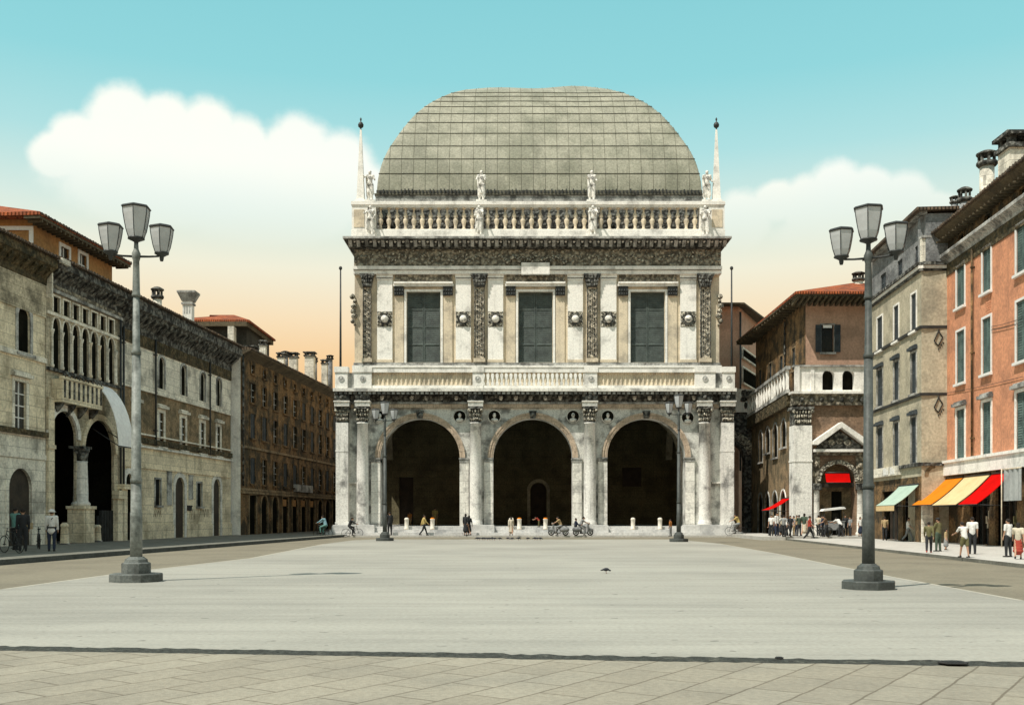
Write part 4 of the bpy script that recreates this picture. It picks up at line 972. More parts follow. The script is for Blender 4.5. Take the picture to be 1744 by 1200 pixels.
# worn posters / painted lettering traces and plaques on the ground wall
for (a,b,ya,yb,mt) in ((284,292,803,860,'stone_grey'),(321,328,810,850,'stone_grey'),(318,326,862,869,'sign_black')):
    q=zrect(a,b,rz(yb,(a+b)/2),rz(ya,(a+b)/2)); uu=[p[0] for p in q]; zz=[p[1] for p in q]
    m=MB(fr); m.box(min(uu),max(uu),-.02,.05,min(zz),max(zz)); m.box(min(uu)-.05,max(uu)+.05,-.02,.07,max(zz)+.001,max(zz)+.08); m.build('wall_plaque',mt,g2)
m=MB(fr); rr=random.Random(5)
for (a,b,y0_,y1_) in ((261,275,868,880),(322,332,866,884),(340,356,866,880)):
    uu0,uu1=S.u(a),S.u(b); k=int((uu1-uu0)/.22)
    for i in range(k):
        uq=uu0+(uu1-uu0)*(i+.5)/k; z0_=rz(y1_,(a+b)/2); z1_=rz(y0_,(a+b)/2)
        sl=rr.choice((-.07,0,.07)); m.prism([(uq-.025-sl,z0_+rr.random()*.1),(uq+.025-sl,z0_),(uq+.025+sl,z1_),(uq-.025+sl,z1_-rr.random()*.1)],.0,.012)
m.build('painted_scrawl','plaster_brown',g2)
for px,st,wd,py0,py1,mt in ((268,1,.62,488,535,'plaster_grey'),):
    D=S.D(px)*1.04; chimney(g2,X(px,D),D,zC,Z(py0,D),wd,.85,1,'left_pale')
D=78.; chimney(g2,X(321,D),D,zC-.4,Z(493,D),.95,.95,2,'stone_clean','stone_grey')
# --- attic house rising behind the left cornices
SA=Street(-31.,-1); u0=SA.u(56); u1=SA.u(191); zb_=13.; ze=SA.z(56,374)
ga=thing('ochre_attic_house','ochre upper house with red tiled roof rising above the cornices at far left','house',SA.fr((u0+u1)/2,0,zb_))
Wn=[SA.rect(103,117,422,459),SA.rect(135,147,434,468)]
m=MB(SA.fr); m.wall(u0,u1,zb_,ze,Wn,0,.3); m.build('wall','plaster_ochre',ga)
for h in Wn: window(ga,SA.fr,h,depth=.25,sur=.2,sm='white_paint')
fr2=lambda u,o,z:(SA.fr(u0,0,0)[0]-u,SA.fr(u0,0,0)[1]-o,z)
D0=SA.fr(u0,0,0)[1]; ww=lambda px:SA.fr(u0,0,0)[0]-X(px,D0)
hw_=arch(ww(50),ww(12)+2.0,Z(424,D0),Z(392,D0),'rect')
m=MB(fr2); m.wall(0,9.,zb_,ze,[hw_],0,.3); m.build('front_wall','plaster_ochre',ga); window(ga,fr2,hw_,depth=.25,sur=.22,sm='white_paint',pane='glass_dark',shut=None)
shell(ga,SA.fr,u0,u1,zb_,ze,9,'plaster_ochre')
pA=SA.fr(u0-.9,.9,0);pB=SA.fr(u1+.9,.9,0);pC=SA.fr(u1+.9,-9.9,0);pD=SA.fr(u0-.9,-9.9,0); r1=SA.fr(u0+4,-4.5,0); r2=SA.fr(u1-4,-4.5,0)
hip_roof(ga,[pA,pB,pC,pD],[r1,r2],ze,ze+2.1,'roof_tile')
m=MB(SA.fr); m.box(u0-.85,u1+.85,-.05,.86,ze-.16,ze-.002)
for k in range(22): a=u0-.5+(u1-u0+1)*k/21; m.box(a-.06,a+.06,.02,.84,ze-.32,ze-.161)
m.build('eaves','wood_soffit',ga); tiles_edge(ga,SA.fr,u0-.85,u1+.85,.88,ze+.05)
# --- L3: brown tenement in shade
S3=Street(-27.9,-1); fr3=S3.fr; u0=S.u(393)+.25; u1=S3.u(571)+16; zE=S3.z(408,594); p=fr3((u0+u1)/2,0,ZP)
g3=thing('brown_tenement','brown four storey tenement with rows of dark windows, left of the palace','house',p)
hs=[]; rows_=[]
cz=lambda py: Z(py,96.2)
for (y1_,y0_) in ((679,709),(725,762),(791,830)): rows_.append((cz(y0_),cz(y1_)))
n=14; us=[u0+2.3+3.05*i for i in range(n)]
for z0_,z1_ in rows_:
    for a in us:
        if a+1.3<u1: hs.append(arch(a,a+1.25,z0_,z1_,'rect'))
at=[arch(a+.2,a+1.0,rows_[0][1]+.75,rows_[0][1]+1.5,'rect') for a in us if a+1.3<u1]
gd=[arch(a-.2,a+1.5,ZP+.01,3.3,'round' if i%3 else 'rect') for i,a in enumerate(us) if a+1.6<u1]
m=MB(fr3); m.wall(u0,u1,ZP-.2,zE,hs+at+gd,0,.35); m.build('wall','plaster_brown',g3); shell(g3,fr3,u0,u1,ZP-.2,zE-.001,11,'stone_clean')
for h in hs+at:
    window(g3,fr3,h,depth=.3,sur=.13,sm='plaster_brown',pane='void',shut='shutter_dark' if random.random()<.55 and h in hs else None,barmat='stone_grey')
for i,h in enumerate(gd): window(g3,fr3,h,depth=.33,sur=.2,sm='plaster_ambr',pane='void',sill=False,bars=False,name='shop_door')
for zz,pj in ((rows_[2][0]-.75,.2),(rows_[2][1]+.8,.12),(3.75,.15)):
    m=MB(fr3); m.box(u0,u1,-.05,pj,zz-.1,zz+.1); m.build('string_course','plaster_ambr',g3)
m=MB(fr3); m.box(S3.u(500),S3.u(527),.0,.35,3.9,4.6); m.build('shop_sign','stone_grey',g3)
for k in range(4):
    a=S3.u(480)+k*3.05; m=MB(fr3); m.box(a,a+1.,.02,.12,2.5,3.1); m.build('shop_sign','plaster_ochre',g3)
m=MB(fr3); m.prism_a([(0,zE-.5),(.3,zE-.3),(.75,zE-.1),(.8,zE),(0,zE)],u0,u1); m.build('eaves','wood_soffit',g3)
lean_roof(g3,fr3,u0,u1,zE+.002,.85,11,1.1); tiles_edge(g3,fr3,u0,u1,.85,zE+.01)
pipe(g3,fr3,u0+.25,4.,zE-.4,.14,.08,'stone_dark')
for px,py0,wd,sty in ((425,589,1.0,0),(448,579,.55,0),(479,600,.6,0),(486,597,.55,1),(500,600,.75,0),(528,599,.9,0),(536,608,.5,1),(553,612,.6,0),(562,604,.6,1)):
    D=S3.D(px)*.995+1.0; q=fr3(D*S3.k,-1.8,0); D=q[1]; chimney(g3,X(px,D),D,zE-.3,Z(py0,D),wd,.5,sty,'left_pale' if sty==0 else 'plaster_grey','stone_dark')
# --- tower-like house with the red roof further back
D=92.; xa,xb=X(300,D),X(418,D); zE2=Z(548,D); gt=thing('rear_house','dark house with a low red tiled roof rising behind the long stone house','house',((xa+xb)/2,D,10))
pts=[(xa,D),(xb-.8,D),(xb-.1,D+.8),(xb,D+2.2),(xb,D+9),(xa,D+9)]
m=MB(); m.prism_z(pts,8,zE2); m.build('wall','wall_black',gt)
m=MB(); m.box(X(394,D),X(404,D),D-1.2,D-.3,9,Z(556,D-1)); m.build('chimney','left_pale',gt)
hip_roof(gt,[(xa-.6,D-.8),(xb+.5,D-.6),(xb+.5,D+9.6),(xa-.6,D+9.6)],[(xa+4,D+4.4),(xb-4.5,D+4.4)],zE2-.1,zE2+1.5,'roof_tile')
m=MB(); m.box(xa-.5,xb+.3,D-.7,D+9.5,zE2-.5,zE2-.101); m.build('eaves','wood_soffit',gt)
m=MB(); m.box(X(345,D),X(352,D),D-.05,D+.1,zE2-2.4,zE2-1.3); m.box(X(380,D),X(386,D),D-.05,D+.1,zE2-2.4,zE2-1.3); m.build('window','void',gt)
# ------------------------------------------------------------ right side
ZR=.0
SO=Street(21.24,1); fo=SO.fr
u0,u1=36.,SO.u(1613.5)+.0; uJ=60.8*SO.k
def bo(F_,u): p=F_(u,0,0); return (p[0],p[1],ZR)
go=thing('orange_house','orange plastered house with green shuttered windows above the striped row of shop awnings','house',bo(fo,50))
u1=uJ
zE=SO.z(1680,328)-.55; zsc=SO.z(1680,394)
colsO=[(1628,1644),(1669,1692),(1729,1752)]
uc_=[(SO.u(1636.5)),(SO.u(1681)),(SO.u(1741))]
pitch=uc_[1]-uc_[2]
uc_+= [uc_[2]-pitch*k for k in (1,2)]
rowsO=[(SO.z(1680,498),SO.z(1680,422)),(SO.z(1681,636),SO.z(1681,541)),(SO.z(1681,778),SO.z(1681,684))]
WW=[1.25,1.15,1.3,1.2,1.2]
hs=[];hl=[]
for (z0_,z1_) in rowsO:
    for k,c_ in enumerate(uc_): hs.append(arch(c_-WW[k]/2,c_+WW[k]/2,z0_,z1_,'rect'))
za_0,za_1=SO.z(1686,384),min(SO.z(1686,352),zE-.65)
att=[arch(c_-.4,c_+.4,za_0,za_1,'rect') for c_ in uc_]
zsh=SO.z(1680,799); 
m=MB(fo); m.wall(u0,u1,zsh,zsc,hs,0,.3); m.build('wall','plaster_orange',go)
m=MB(fo); m.wall(u0,u1,zsc,zE,att,-.05,.4); m.build('attic_wall','plaster_brown',go)
shell(go,fo,u0,u1,ZR-.2,zE-.001,12,'plaster_orange')
for i,h in enumerate(hs):
    r,k=divmod(i,5)
    window(go,fo,h,depth=.25,sur=.13 if r<2 else .17,sm='white_paint' if r<2 else 'stone_clean',shut='shutter_teal',lintel='stone_grey' if r==2 else None,pane='void',open_=1 if (r,k) in () else 0,sill=True)
for h in att: window(go,fo,h,o=-.05,depth=.38,sur=.08,sm='plaster_brown',pane='void',bars=False,sill=False)
cornice(go,fo,u0,u1+.02,zsc-.30,zsc+.28,.42,'stone_grey',dent=.55)
m=MB(fo); m.box(u0,u1,-.02,.05,zsc-1.0,zsc-.31); m.build('frieze','olive_band',go)
m=MB(fo); m.box(u0,u1+.02,-.02,.22,zsh-.1,zsh+.62); m.box(u0,u1+.04,-.02,.32,zsh+.621,zsh+.78); m.build('ground_cornice','stone_clean',go)
m=MB(fo); m.prism_a([(0,zE-.5),(.25,zE-.45),(.72,zE-.12),(.76,zE),(0,zE)],u0-.2,u1+.9)
m.build('eaves','wood_soffit',go)
for k in range(34):
    if k<100:
        a=u0+(u1-u0+.7)*k/33; 
for k in range(50): a=u0+(u1-u0+.7)*k/49; m=MB(fo); m.box(a-.05,a+.05,.03,.70,zE-.60,zE-.5); m.build('rafter','wood_soffit',go)
lean_roof(go,fo,u0-.2,u1+.9,zE+.002,.85,12,1.8); tiles_edge(go,fo,u0-.2,u1+.9,.85,zE+.01)
pipe(go,fo,SO.u(1659.5),zsh+.8,zsc-.5,.14,.06,'plaster_brown')
for (pa,ya,pb,yb) in ((1614,669,1744,641),(1690,562,1744,548),(1690,556,1744,541)):
    m=MB(fo); a_=(SO.u(pa),.06,SO.z(pa,ya)); b_=(SO.u(pb),.06,SO.z(pb,yb)); m.tube([tuple(a_[q]+(b_[q]-a_[q])*k/8-(.05*sin(pi*k/8) if q==2 else 0) for q in range(3)) for k in range(9)],.013,5); m.build('cable','iron',go)
# mended brick patch under a sill
for c_,zz,w_,h_ in ((uc_[1]-.15,rowsO[0][0]-1.15,.75,1.6),):
    m=MB(fo); rr=random.Random(2)
    for i in range(9):
        for j in range(3): m.box(c_-w_/2+j*.22+(.1 if i%2 else 0),c_-w_/2+j*.22+.2+(.1 if i%2 else 0),-.01,.012+rr.random()*.02,zz+h_/2-i*.13,zz+h_/2-i*.13+.1)
    m.build('bare_brick_patch','plaster_orange',go)
# shop front: piers, dark bays, shop windows
m=MB(fo); m.wall(u0,u1,ZR-.2,zsh-.1,[arch(u0+.8+3.6*k,u0+3.5+3.6*k,ZR+.02,3.3,'rect') for k in range(6) if u0+3.6+3.6*k<u1],-.1,.3); m.build('shop_wall','plaster_brown',go)
for k in range(6):
    a=u0+.8+3.6*k
    if a+2.8>=u1: break
    m=MB(fo); m.box(a-.05,a+2.75,-.7,-.6,ZR,3.35); sh=m.build('shop_window','glass_dark',go)
    m=MB(fo); 
    for q in (0,1.0,1.7,2.62): m.box(a+q,a+q+.08,-.58,-.44,ZR,3.3)
    m.box(a,a+2.7,-.579,-.45,2.5,2.6); m.box(a,a+1.0,-.578,-.4,ZR,.6); m.build('shop_frame','wood_door',sh)
    m=MB(fo); 
    for q in range(5): m.box(a+.15+q*.17,a+.27+q*.17,-.43,-.30,.9+.25*(q%3),1.25+.3*(q%3))
    m.build('shop_goods','cloth_pale' if k%2 else 'cloth_olive',sh)
def awning(name,lab,cat,a,b,zt,zl,pj,mt,side=True,F_=fo,val=0,grp=None):
    a,b=min(a,b),max(a,b)
    t=thing(name,lab,cat,F_((a+b)/2,0,zt),0,grp)
    m=MB(F_); n=6; top=[];
    for i in range(n+1):
        s_=i/n; top.append((pj*s_+.05,zt+(zl-zt)*s_-.10*sin(pi*s_)))
    m.prism_a(top+[(p[0]-.01,p[1]-.03) for p in top[::-1]],a,b); m.build('canvas',mt,t)
    if val: m=MB(F_); m.box(a,b,pj+.03,pj+.05,zl-val,zl-.03); m.build('valance','canvas_cream',t)
    m=MB(F_); m.tube([(a,pj+.03,zl-.03),(b,pj+.03,zl-.03)],.025,6); m.build('awning_bar','iron',t)
    m=MB(F_); m.tube([(a,.05,zt+.02),(b,.05,zt+.02)],.05,8); m.build('awning_roller','iron',t)
    for q in (a+.06,b-.06):
        m=MB(F_); m.tube([(q,.0,zl-.1),(q,pj,zl-.04)],.018,6); m.build('awning_arm','iron',t)
    return t
zt_,zl_=3.76,2.22
awning('shop_awning','orange canvas awning, farthest of the three over the orange house shops','awning',SO.u(1607),SO.u(1642),zt_,zl_,1.8,'canvas_orange')
awning('shop_awning','cream canvas awning between the orange and the red one','awning',SO.u(1645),SO.u(1688),zt_,zl_-.05,1.8,'canvas_cream')
awning('shop_awning','bright red canvas awning over the shops of the orange house','awning',SO.u(1692),SO.u(1726),zt_,zl_-.05,1.75,'canvas_red')
t=thing('canvas_blind','grey canvas blind hanging straight down at the right edge beside the red awning','blind',fo(SO.u(1740),.9,4))
a,b=SO.u(1727),SO.u(1727)-2.2
m=MB(fo); n=14
pts=[(b+(a-b)*i/n,.55+.05*sin(i*1.7)) for i in range(n+1)]
for i in range(n):
    q=[m.P(pts[i][0],pts[i][1],2.3),m.P(pts[i+1][0],pts[i+1][1],2.3),m.P(pts[i+1][0],pts[i+1][1],3.85),m.P(pts[i][0],pts[i][1],3.85)]; m.face(*q)
    q=[m.P(pts[i][0],pts[i][1]-.02,2.3),m.P(pts[i+1][0],pts[i+1][1]-.02,2.3),m.P(pts[i+1][0],pts[i+1][1]-.02,3.85),m.P(pts[i][0],pts[i][1]-.02,3.85)]; m.face(*q)
m.build('canvas','canvas_grey',t); m=MB(fo); m.tube([(a,.55,3.87),(b,.55,3.87)],.04,8); m.tube([(a,.6,0),(a,.6,3.9)],.03,8); m.build('blind_pole','stone_yellow',t)
for px,py0,wd,sty,bm_,zb_ in ((1681,256,.8,1,'left_pale',292),(1730,228,1.25,0,'left_pale',260),(1643,318,.6,1,'plaster_grey',345)):
    D=SO.D(px)+2.2; chimney(go,X(px,D),D,zE-.5,Z(py0,D),wd,.9,sty,bm_,'stone_dark')
# --- cream house
SC=Street(19.76,1); fc=SC.fr; D0=60.82; u0=D0*SC.k; u1=SC.u(1479); xJ=fc(u0,0,0)[0]
gc=thing('cream_house','cream house with dark string courses and slim shuttered windows, beyond the orange house','house',bo(fc,(u0+u1)/2))
zC1=SC.z(1570,455); zAt=SC.z(1570,405)
cw=[(1494.5,1503.5),(1523,1531),(1552.5,1561)]
rw=[(SC.z(1557,564),SC.z(1557,500)),(SC.z(1555,671),SC.z(1555,601)),(SC.z(1555,789),SC.z(1555,711))]
q0=lambda a,b:sorted((SC.u(a),SC.u(b)))
hs=[arch(*q0(a,b),z0_,z1_,'rect') for z0_,z1_ in rw for a,b in cw]
zg_=SC.z(1530,815)
m=MB(fc); m.wall(u0,u1,zg_,zC1,hs,0,.3); m.build('wall','plaster_cream',gc); shell(gc,fc,u0,u1,ZR-.2,zC1-.001,10,'plaster_cream')
for i,h in enumerate(hs): window(gc,fc,h,depth=.25,sur=.12,sm='stone_grey' if i>2 else 'stone_clean',shut='shutter_dark',lintel='shutter_dark' if i>2 else None,pane='void')
haa=[arch(*q0(a,b),SC.z(1557,452),SC.z(1557,418),'rect') for a,b in cw]
m=MB(fc); zAt=18.9
m.wall(u0+.0,u1,zC1,zAt+.6,haa,-.25,.3); m.build('attic_wall','plaster_grey',gc); shell(gc,lambda u,o,z:fc(u,o-.25,z),u0,u1,zC1,zAt+.6,9.5,'plaster_grey',name='attic_side')
for h in haa: window(gc,fc,h,o=-.25,depth=.25,sur=.06,sm='plaster_grey',pane='void',shut='shutter_dark',sill=False)
# jog wall facing the square, frontal
fj=lambda u,o,z:(u,D0-o,z)
xR=fo(uJ,0,0)[0]
hj=arch(X(1580,D0),X(1607,D0)-.05,ZR+.01,Z(797,D0),'round')
m=MB(fj); m.wall(xJ,xR+.3,ZR-.2,zC1,[hj],0,3.); m.build('end_wall','plaster_cream',gc)
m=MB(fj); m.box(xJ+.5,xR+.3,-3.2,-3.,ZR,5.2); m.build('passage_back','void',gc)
m=MB(fj); m.box(xJ+.02,xR+.4,-.3,-.05,zC1,Z(405,D0)); m.build('attic_end_wall','left_pale',gc)
m=MB(fj); m.box(xJ,xR+.45,-.4,.05,Z(405,D0)+.001,Z(401,D0)); m.build('attic_ledge','stone_grey',gc)
m=MB(fj); m.box(xJ+.1,xR+2.5,-.8,-.42,zC1,19.48); m.build('attic_upper_wall','plaster_grey',gc)
m=MB(fj); uu=[p[0] for p in hj]; r=(max(uu)-min(uu))/2; m.ring((max(uu)+min(uu))/2,Z(797,D0)-r,r,r+.2,-.02,.06); m.build('arch_moulding','plaster_ambr',gc)
for py_,hh,pj,mt in ((557,.16,.14,'iron'),(671,.16,.12,'iron'),(449.5,.18,.3,'stone_dark'),(460,.12,.14,'stone_dark'),(790,.2,.2,'stone_dark'),(455,.18,.2,'stone_clean')):
    zz=Z(py_,D0)
    m=MB(fj); m.box(xJ-.0,xR+.02,-.02,pj,zz-hh/2,zz+hh/2); m.build('string_course',mt,gc)
    m=MB(fc); m.box(u0-.1,u1,-.02,pj,zz-hh/2,zz+hh/2); m.build('string_course',mt,gc)
m=MB(fc); m.box(u0-.1,u1,-.3,.1,zAt+.601,zAt+.75); m.build('eaves','stone_grey',gc)
hz=zAt+.75
pA=fc(u0-.3,.35,0);pB=fc(u1+.3,.35,0);pC=fc(u1+.3,-10,0);pD=fc(u0-.3,-10,0)
hip_roof(gc,[pA[:2],pB[:2],pC[:2],pD[:2]],[fc(u0+3.,-5,0)[:2],fc(u1-3,-5,0)[:2]],hz,20.6,'roof_tile_brown')
chimney(gc,X(1626,63.5),63.5,hz,Z(333,63.5),.45,.5,1,'plaster_grey','stone_dark')
# fascia board and shop front
m=MB(fc); a,b=q0(1489,1536); m.box(a,b,.0,.25,SC.z(1512,811),SC.z(1512,796)); sb=m.build('shop_sign','left_pale',gc)
m=MB(fc)
for k,(x0_,x1_) in enumerate(((1511,1516),(1517,1519),(1523,1526),(1527,1530))):
    a_,b_=q0(x0_,x1_); m.box(a_,b_,.251,.27,SC.z(1512,809),SC.z(1512,798+k%2*3))
m.build('lettering','white_paint',sb)
m=MB(fc); m.wall(u0,u1,ZR-.2,zg_,[arch(u0+1.2,u0+3.6,ZR+.02,3.2,'rect'),arch(u0+4.6,u0+8.2,ZR+.02,3.2,'rect')],-.0,.6); m.build('shop_wall','plaster_brown',gc)
m=MB(fc); m.box(u0+1.,u0+8.4,-.8,-.65,ZR,3.3); sw=m.build('shop_window','glass_dark',gc)
m=MB(fc); 
for q in (1.3,2.4,3.4,4.7,5.9,7.,8.0): m.box(u0+q,u0+q+.08,-.64,-.5,ZR,3.2)
m.box(u0+1.2,u0+8.2,-.639,-.52,2.4,2.5); m.build('shop_frame','wood_door',sw)
m=MB(fj); m.box(xJ-.02,xJ+.62,.0,.18,ZR,Z(857,D0)); m.build('white_pier','left_pale',gc)
m=MB(fj); m.box(xJ+.64,X(1598,D0),.0,.12,ZR,Z(855,D0)); m.box(xJ+.8,X(1594,D0),.12,.15,1.7,1.95);  m.build('sign_pier','plaster_ambr',gc)
awning('shop_awning','pale mint green canvas awning with a cream valance over the cream house shop','awning',SC.u(1566),SC.u(1533),SC.z(1550,826),SC.z(1550,864)+.15,1.45,'canvas_mint',F_=fc,val=.35)
# diamond shaped wall signs
def diamond(py,lab):
    x=X(1597,D0); z_=Z(py,D0); t=thing('wall_sign',lab,'sign',(x,D0-.1,z_),0)
    fd=lambda u,o,z:(x+u*.58,D0-.1-o*.6,z_+z*.66)
    m=MB(fd); P=[(-.0,.78),(.42,.22),(-.02,-.55),(-.45,-.12)]
    for k in range(4): m.tube([(P[k][0],.04,P[k][1]),(P[(k+1)%4][0],.04,P[(k+1)%4][1])],.055,6)
    m.tube([(P[0][0],.04,.75),(P[0][0]+.05,.04,.95)],.06,6); m.tube([(.42,.0,.22),(.6,-.08,.3)],.03,6)
    m.build('diamond_frame','sign_black',t)
    for k in range(4):
        m=MB(fd); cx=.02+.155*k; cz=-.86+.19*k
        m.tube([(cx-.09,.04,cz+.05),(cx+.03,.04,cz-.09)],.03,5); m.tube([(cx-.02,.04,cz+.08),(cx+.08,.04,cz-.02)],.028,5)
        if k%2==0: m.tube([(cx-.09,.04,cz+.05),(cx,.04,cz+.1)],.025,5)
        m.build('letter','sign_black',t)
diamond(579,'upper of the two black diamond signs on the cream wall by the orange house')
diamond(692,'lower of the two black diamond signs on the cream wall, above the archway')
# --- pink corner house with pedimented portal (frontal) and its gallery
DN=77.; S2=Street(X(1352,DN)-.075*DN,1)
xL=X(1352,DN); xRr=X(1500,DN)+3
gp=thing('pink_corner_house','pink house over a white stone gallery and a pedimented portal at the right far corner','house',((xL+xRr)/2,DN,ZR))
fp_=lambda u,o,z:(u,DN-o,z)
zG0,zG1=Z(690,DN),Z(668,DN); zP0,zP1=Z(668,DN),Z(622,DN)
door=arch(X(1397,DN),X(1456,DN),ZR+.01,Z(790,DN),'round',20)
m=MB(fp_); m.wall(xL+.2,xRr,ZR-.2,zG0,[door],0,.9); m.build('portal_wall','brickwork',gp)
m=MB(fp_); m.box(X(1390,DN),X(1462,DN),-1.2,-1.,ZR,Z(788,DN)); m.build('portal_back_wall','plaster_ambr',gp)
m=MB(fp_); m.box(X(1423,DN),X(1440,DN),-.99,-.9,ZR,Z(836,DN)); m.build('door','void',gp)
m=MB(fp_); m.box(X(1397,DN),X(1456,DN),-.5,-.1,Z(829,DN),Z(822,DN)); m.build('transom','wood_door',gp)
m=MB(fp_); r=(X(1456,DN)-X(1397,DN))/2; xc=X(1426.5,DN); zs=Z(790,DN)-r
m.ring(xc,zs,r,r+.32,-.02,.16,n=22); m.build('arch_moulding','carved_light',gp)
for a,b in ((1383,1396),(1457,1471)):
    m=MB(fp_); xa_,xb_=X(a,DN),X(b,DN); m.lathe((xa_+xb_)/2,.12,[(.32,ZR),(.34,.3),(.25,.4),(.22,Z(835,DN)),(.24,Z(834,DN))],14); cc=m.build('portal_column','stone_white',gp)
    m=MB(fp_); m.box(xa_-.02,xb_+.02,-.05,.45,Z(834,DN)+.001,Z(823,DN)); m.build('capital','stone_dark',cc)
    m=MB(fp_); m.box(xa_+.02,xb_-.02,-.05,.12,Z(823,DN)+.002,Z(775,DN)); m.ell(((xa_+xb_)/2,.14,Z(792,DN)),.2,.1,.25,8,6); m.build('spandrel_pier','carved_frieze',gp)
m=MB(fp_); m.box(X(1385,DN),X(1471,DN),-.02,.3,Z(775,DN),Z(766,DN)); m.build('portal_frieze','carved_frieze',gp)
ax,az_=X(1428,DN),Z(722,DN); pl,pr_=X(1381,DN),X(1475,DN); zb_=Z(757,DN)
m=MB(fp_); m.prism([(pl+.3,zb_-.35),(pr_-.3,zb_-.35),(pr_-.5,zb_-.05),(ax,az_-.5),(pl+.5,zb_-.05)],-.02,.25); m.build('tympanum','stone_dark',gp)
m=MB(fp_)
m.prism([(pl,zb_),(pl,zb_+.22),(ax,az_+.1),(ax,az_-.30),(pl+.3,zb_-.05)],.0,.8); m.prism([(pr_,zb_),(pr_,zb_+.22),(ax+.002,az_+.1),(ax+.002,az_-.30),(pr_-.3,zb_-.05)],.0,.8)
m.box(pl+.1,pr_-.1,.0,.55,zb_-.56,zb_-.36); m.build('pediment','stone_clean',gp)
m=MB(fp_)
for s_ in (-1,0,1): m.ell((ax+s_*.6,.28,zb_+.25-.1*abs(s_)),.3,.1,.22,8,6)
m.build('relief','carved_light',gp)
t=awning('portal_awning','small bright red canvas in the arch of the pedimented portal','awning',X(1405,DN),X(1446,DN),Z(805,DN),Z(821,DN),.35,'canvas_red',F_=fp_)
# corner pier
m=MB(fp_); xa_,xb_=X(1352,DN-.4),X(1383,DN-.4); zcA,zcB=Z(724,DN-.4),Z(692,DN-.4); m.box(xa_-.1,xb_+.1,-1.,.5,ZR,.6); m.box(xa_,xb_,-.9,.4,.6,zcA); m.box(xa_-.04,xb_+.04,-.9,.44,Z(786,DN-.4),Z(783,DN-.4)); cp=m.build('corner_pier','stone_col',gp); capital(cp,(xa_+xb_)/2,(xb_-xa_)/2,zcA,zcB,DN-.4,True)
m=MB(fp_); m.box(xL-.15,xRr,-.6,.35,zG0,zG1-.15); m.build('frieze','carved_frieze',gp)
m=MB(fp_); 
for k in range(9): m.ell((xL+.5+k*.75,.4,(zG0+zG1)/2-.1),.16,.12,.22,7,5)
m.build('frieze_head','stone_dark',gp)
m=MB(fp_); m.box(xL-.3,xRr,-.6,.6,zG1-.149,zP0+.02); m.build('gallery_cornice','stone_clean',gp)
ho=[arch(X(a,DN),X(b,DN),Z(664,DN),Z(630,DN),'round') for a,b in ((1400,1421),(1434,1455))]
m=MB(fp_); m.wall(xL,xRr,zP0+.021,zP1-.12,ho,.1,.5); m.box(xL,xL+.35,.1,.28,zP0+.021,zP1-.12); m.box(X(1380,DN),X(1386,DN),.1,.16,zP0+.021,zP1-.12); m.build('gallery_wall','stone_clean',gp)
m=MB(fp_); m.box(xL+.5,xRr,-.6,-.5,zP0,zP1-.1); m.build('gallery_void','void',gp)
m=MB(fp_); m.box(xL-.08,xRr,-.3,.26,zP1-.119,zP1); m.build('gallery_rail','stone_grey',gp)
# side of the gallery, receding along the lane to the palace bridge
f2=S2.fr; uN=DN*S2.k; uF=97.*S2.k
hsd=[]
m=MB(f2); 
sid=[arch(uN+3.0+3.6*k,uN+5.0+3.6*k,6.4 if k%2 else 7.0,9.2,'round') for k in range(4)]+[arch(uN+3+3.6*k,uN+5.4+3.6*k,ZR+.02,3.6,'round') for k in range(4)]
m.wall(uN+.9,uF,ZR-.2,zG0,sid,0,.5); m.build('lane_wall','plaster_ambr',gp)
for i,h in enumerate(sid): window(gp,f2,h,depth=.4,sur=.15,sm='stone_grey' if i!=4 else 'stone_clean',pane='void',bars=False,sill=i<4)
m=MB(f2); m.box(uN+.5,uF,-.5,.45,zG0,zG1); m.build('frieze','olive_band',gp)
m=MB(f2); m.box(uN+.2,uF,.25,.5,zG1,zG1+.25); m.box(uN+.2,uF,.2,.55,zP1-.25,zP1); m.build('lane_rail','stone_grey',gp)
for k in range(16):
    a=uN+.6+(uF-uN-1.2)*k/15; m=MB(f2); m.box(a-.17,a+.17,.28,.46,zG1+.25,zP1-.25) if k%5==0 else m.lathe(a,.37,[(.14,zG1+.25),(.08,zG1+.5),(.17,zG1+.95),(.07,zP1-.6),(.14,zP1-.25)],8); m.build('baluster','stone_clean',gp)
m=MB(f2); m.box(uN+.2,uF,-.6,.2,zG1,zG1+.1); m.build('gallery_floor','stone_grey',gp)
# upper pink house
DH=78.5; fh=lambda u,o,z:(u,DH-o,z); S3_=Street(X(1372,DH)-.03*DH,1); xh=X(1372,DH); zH=Z(541,DH); zE=Z(500,DH-1.9)
hw2=arch(X(1399,DH),X(1420,DH),Z(600,DH),Z(553,DH),'rect')
m=MB(fh); m.wall(xh,xRr,zG1,zE,[hw2],0,.3); m.build('upper_wall','plaster_pink',gp)
window(gp,fh,hw2,depth=.25,sur=.1,sm='stone_grey',shut='shutter_dark',open_=1,pane='glass_dark')
m=MB(fh); m.box(X(1402,DH),X(1417,DH),-.1,-.02,Z(558,DH),Z(553,DH)); m.build('window_glare','canvas_white',gp)  # white strip painted in as the glare at the window's top
fs_=lambda u,o,z:(xh-o+.02*(u-DH),u,z)
m=MB(fs_); dv=[arch(DH+3+4*k,DH+4+4*k,13.2,15,'rect') for k in range(4)]; m.wall(DH,96,zG1,zE,dv,0,.3); m.build('upper_side_wall','plaster_brown',gp)
for h in dv: window(gp,fs_,h,depth=.25,sur=.1,sm='plaster_ambr',pane='void',shut='shutter_dark')
pipe(gp,fs_,DH+6,zP1,zE-.6,.12,.07,'stone_dark')
m=MB(fh); m.box(xRr-.1,xRr,-17,-.001,ZR-.2,zE-.01); m.box(xh+.5,xRr,-17.5,-17.,ZR-.2,zE-.01);  m.build('rear_wall','plaster_brown',gp)
eL=xh-1.3; 
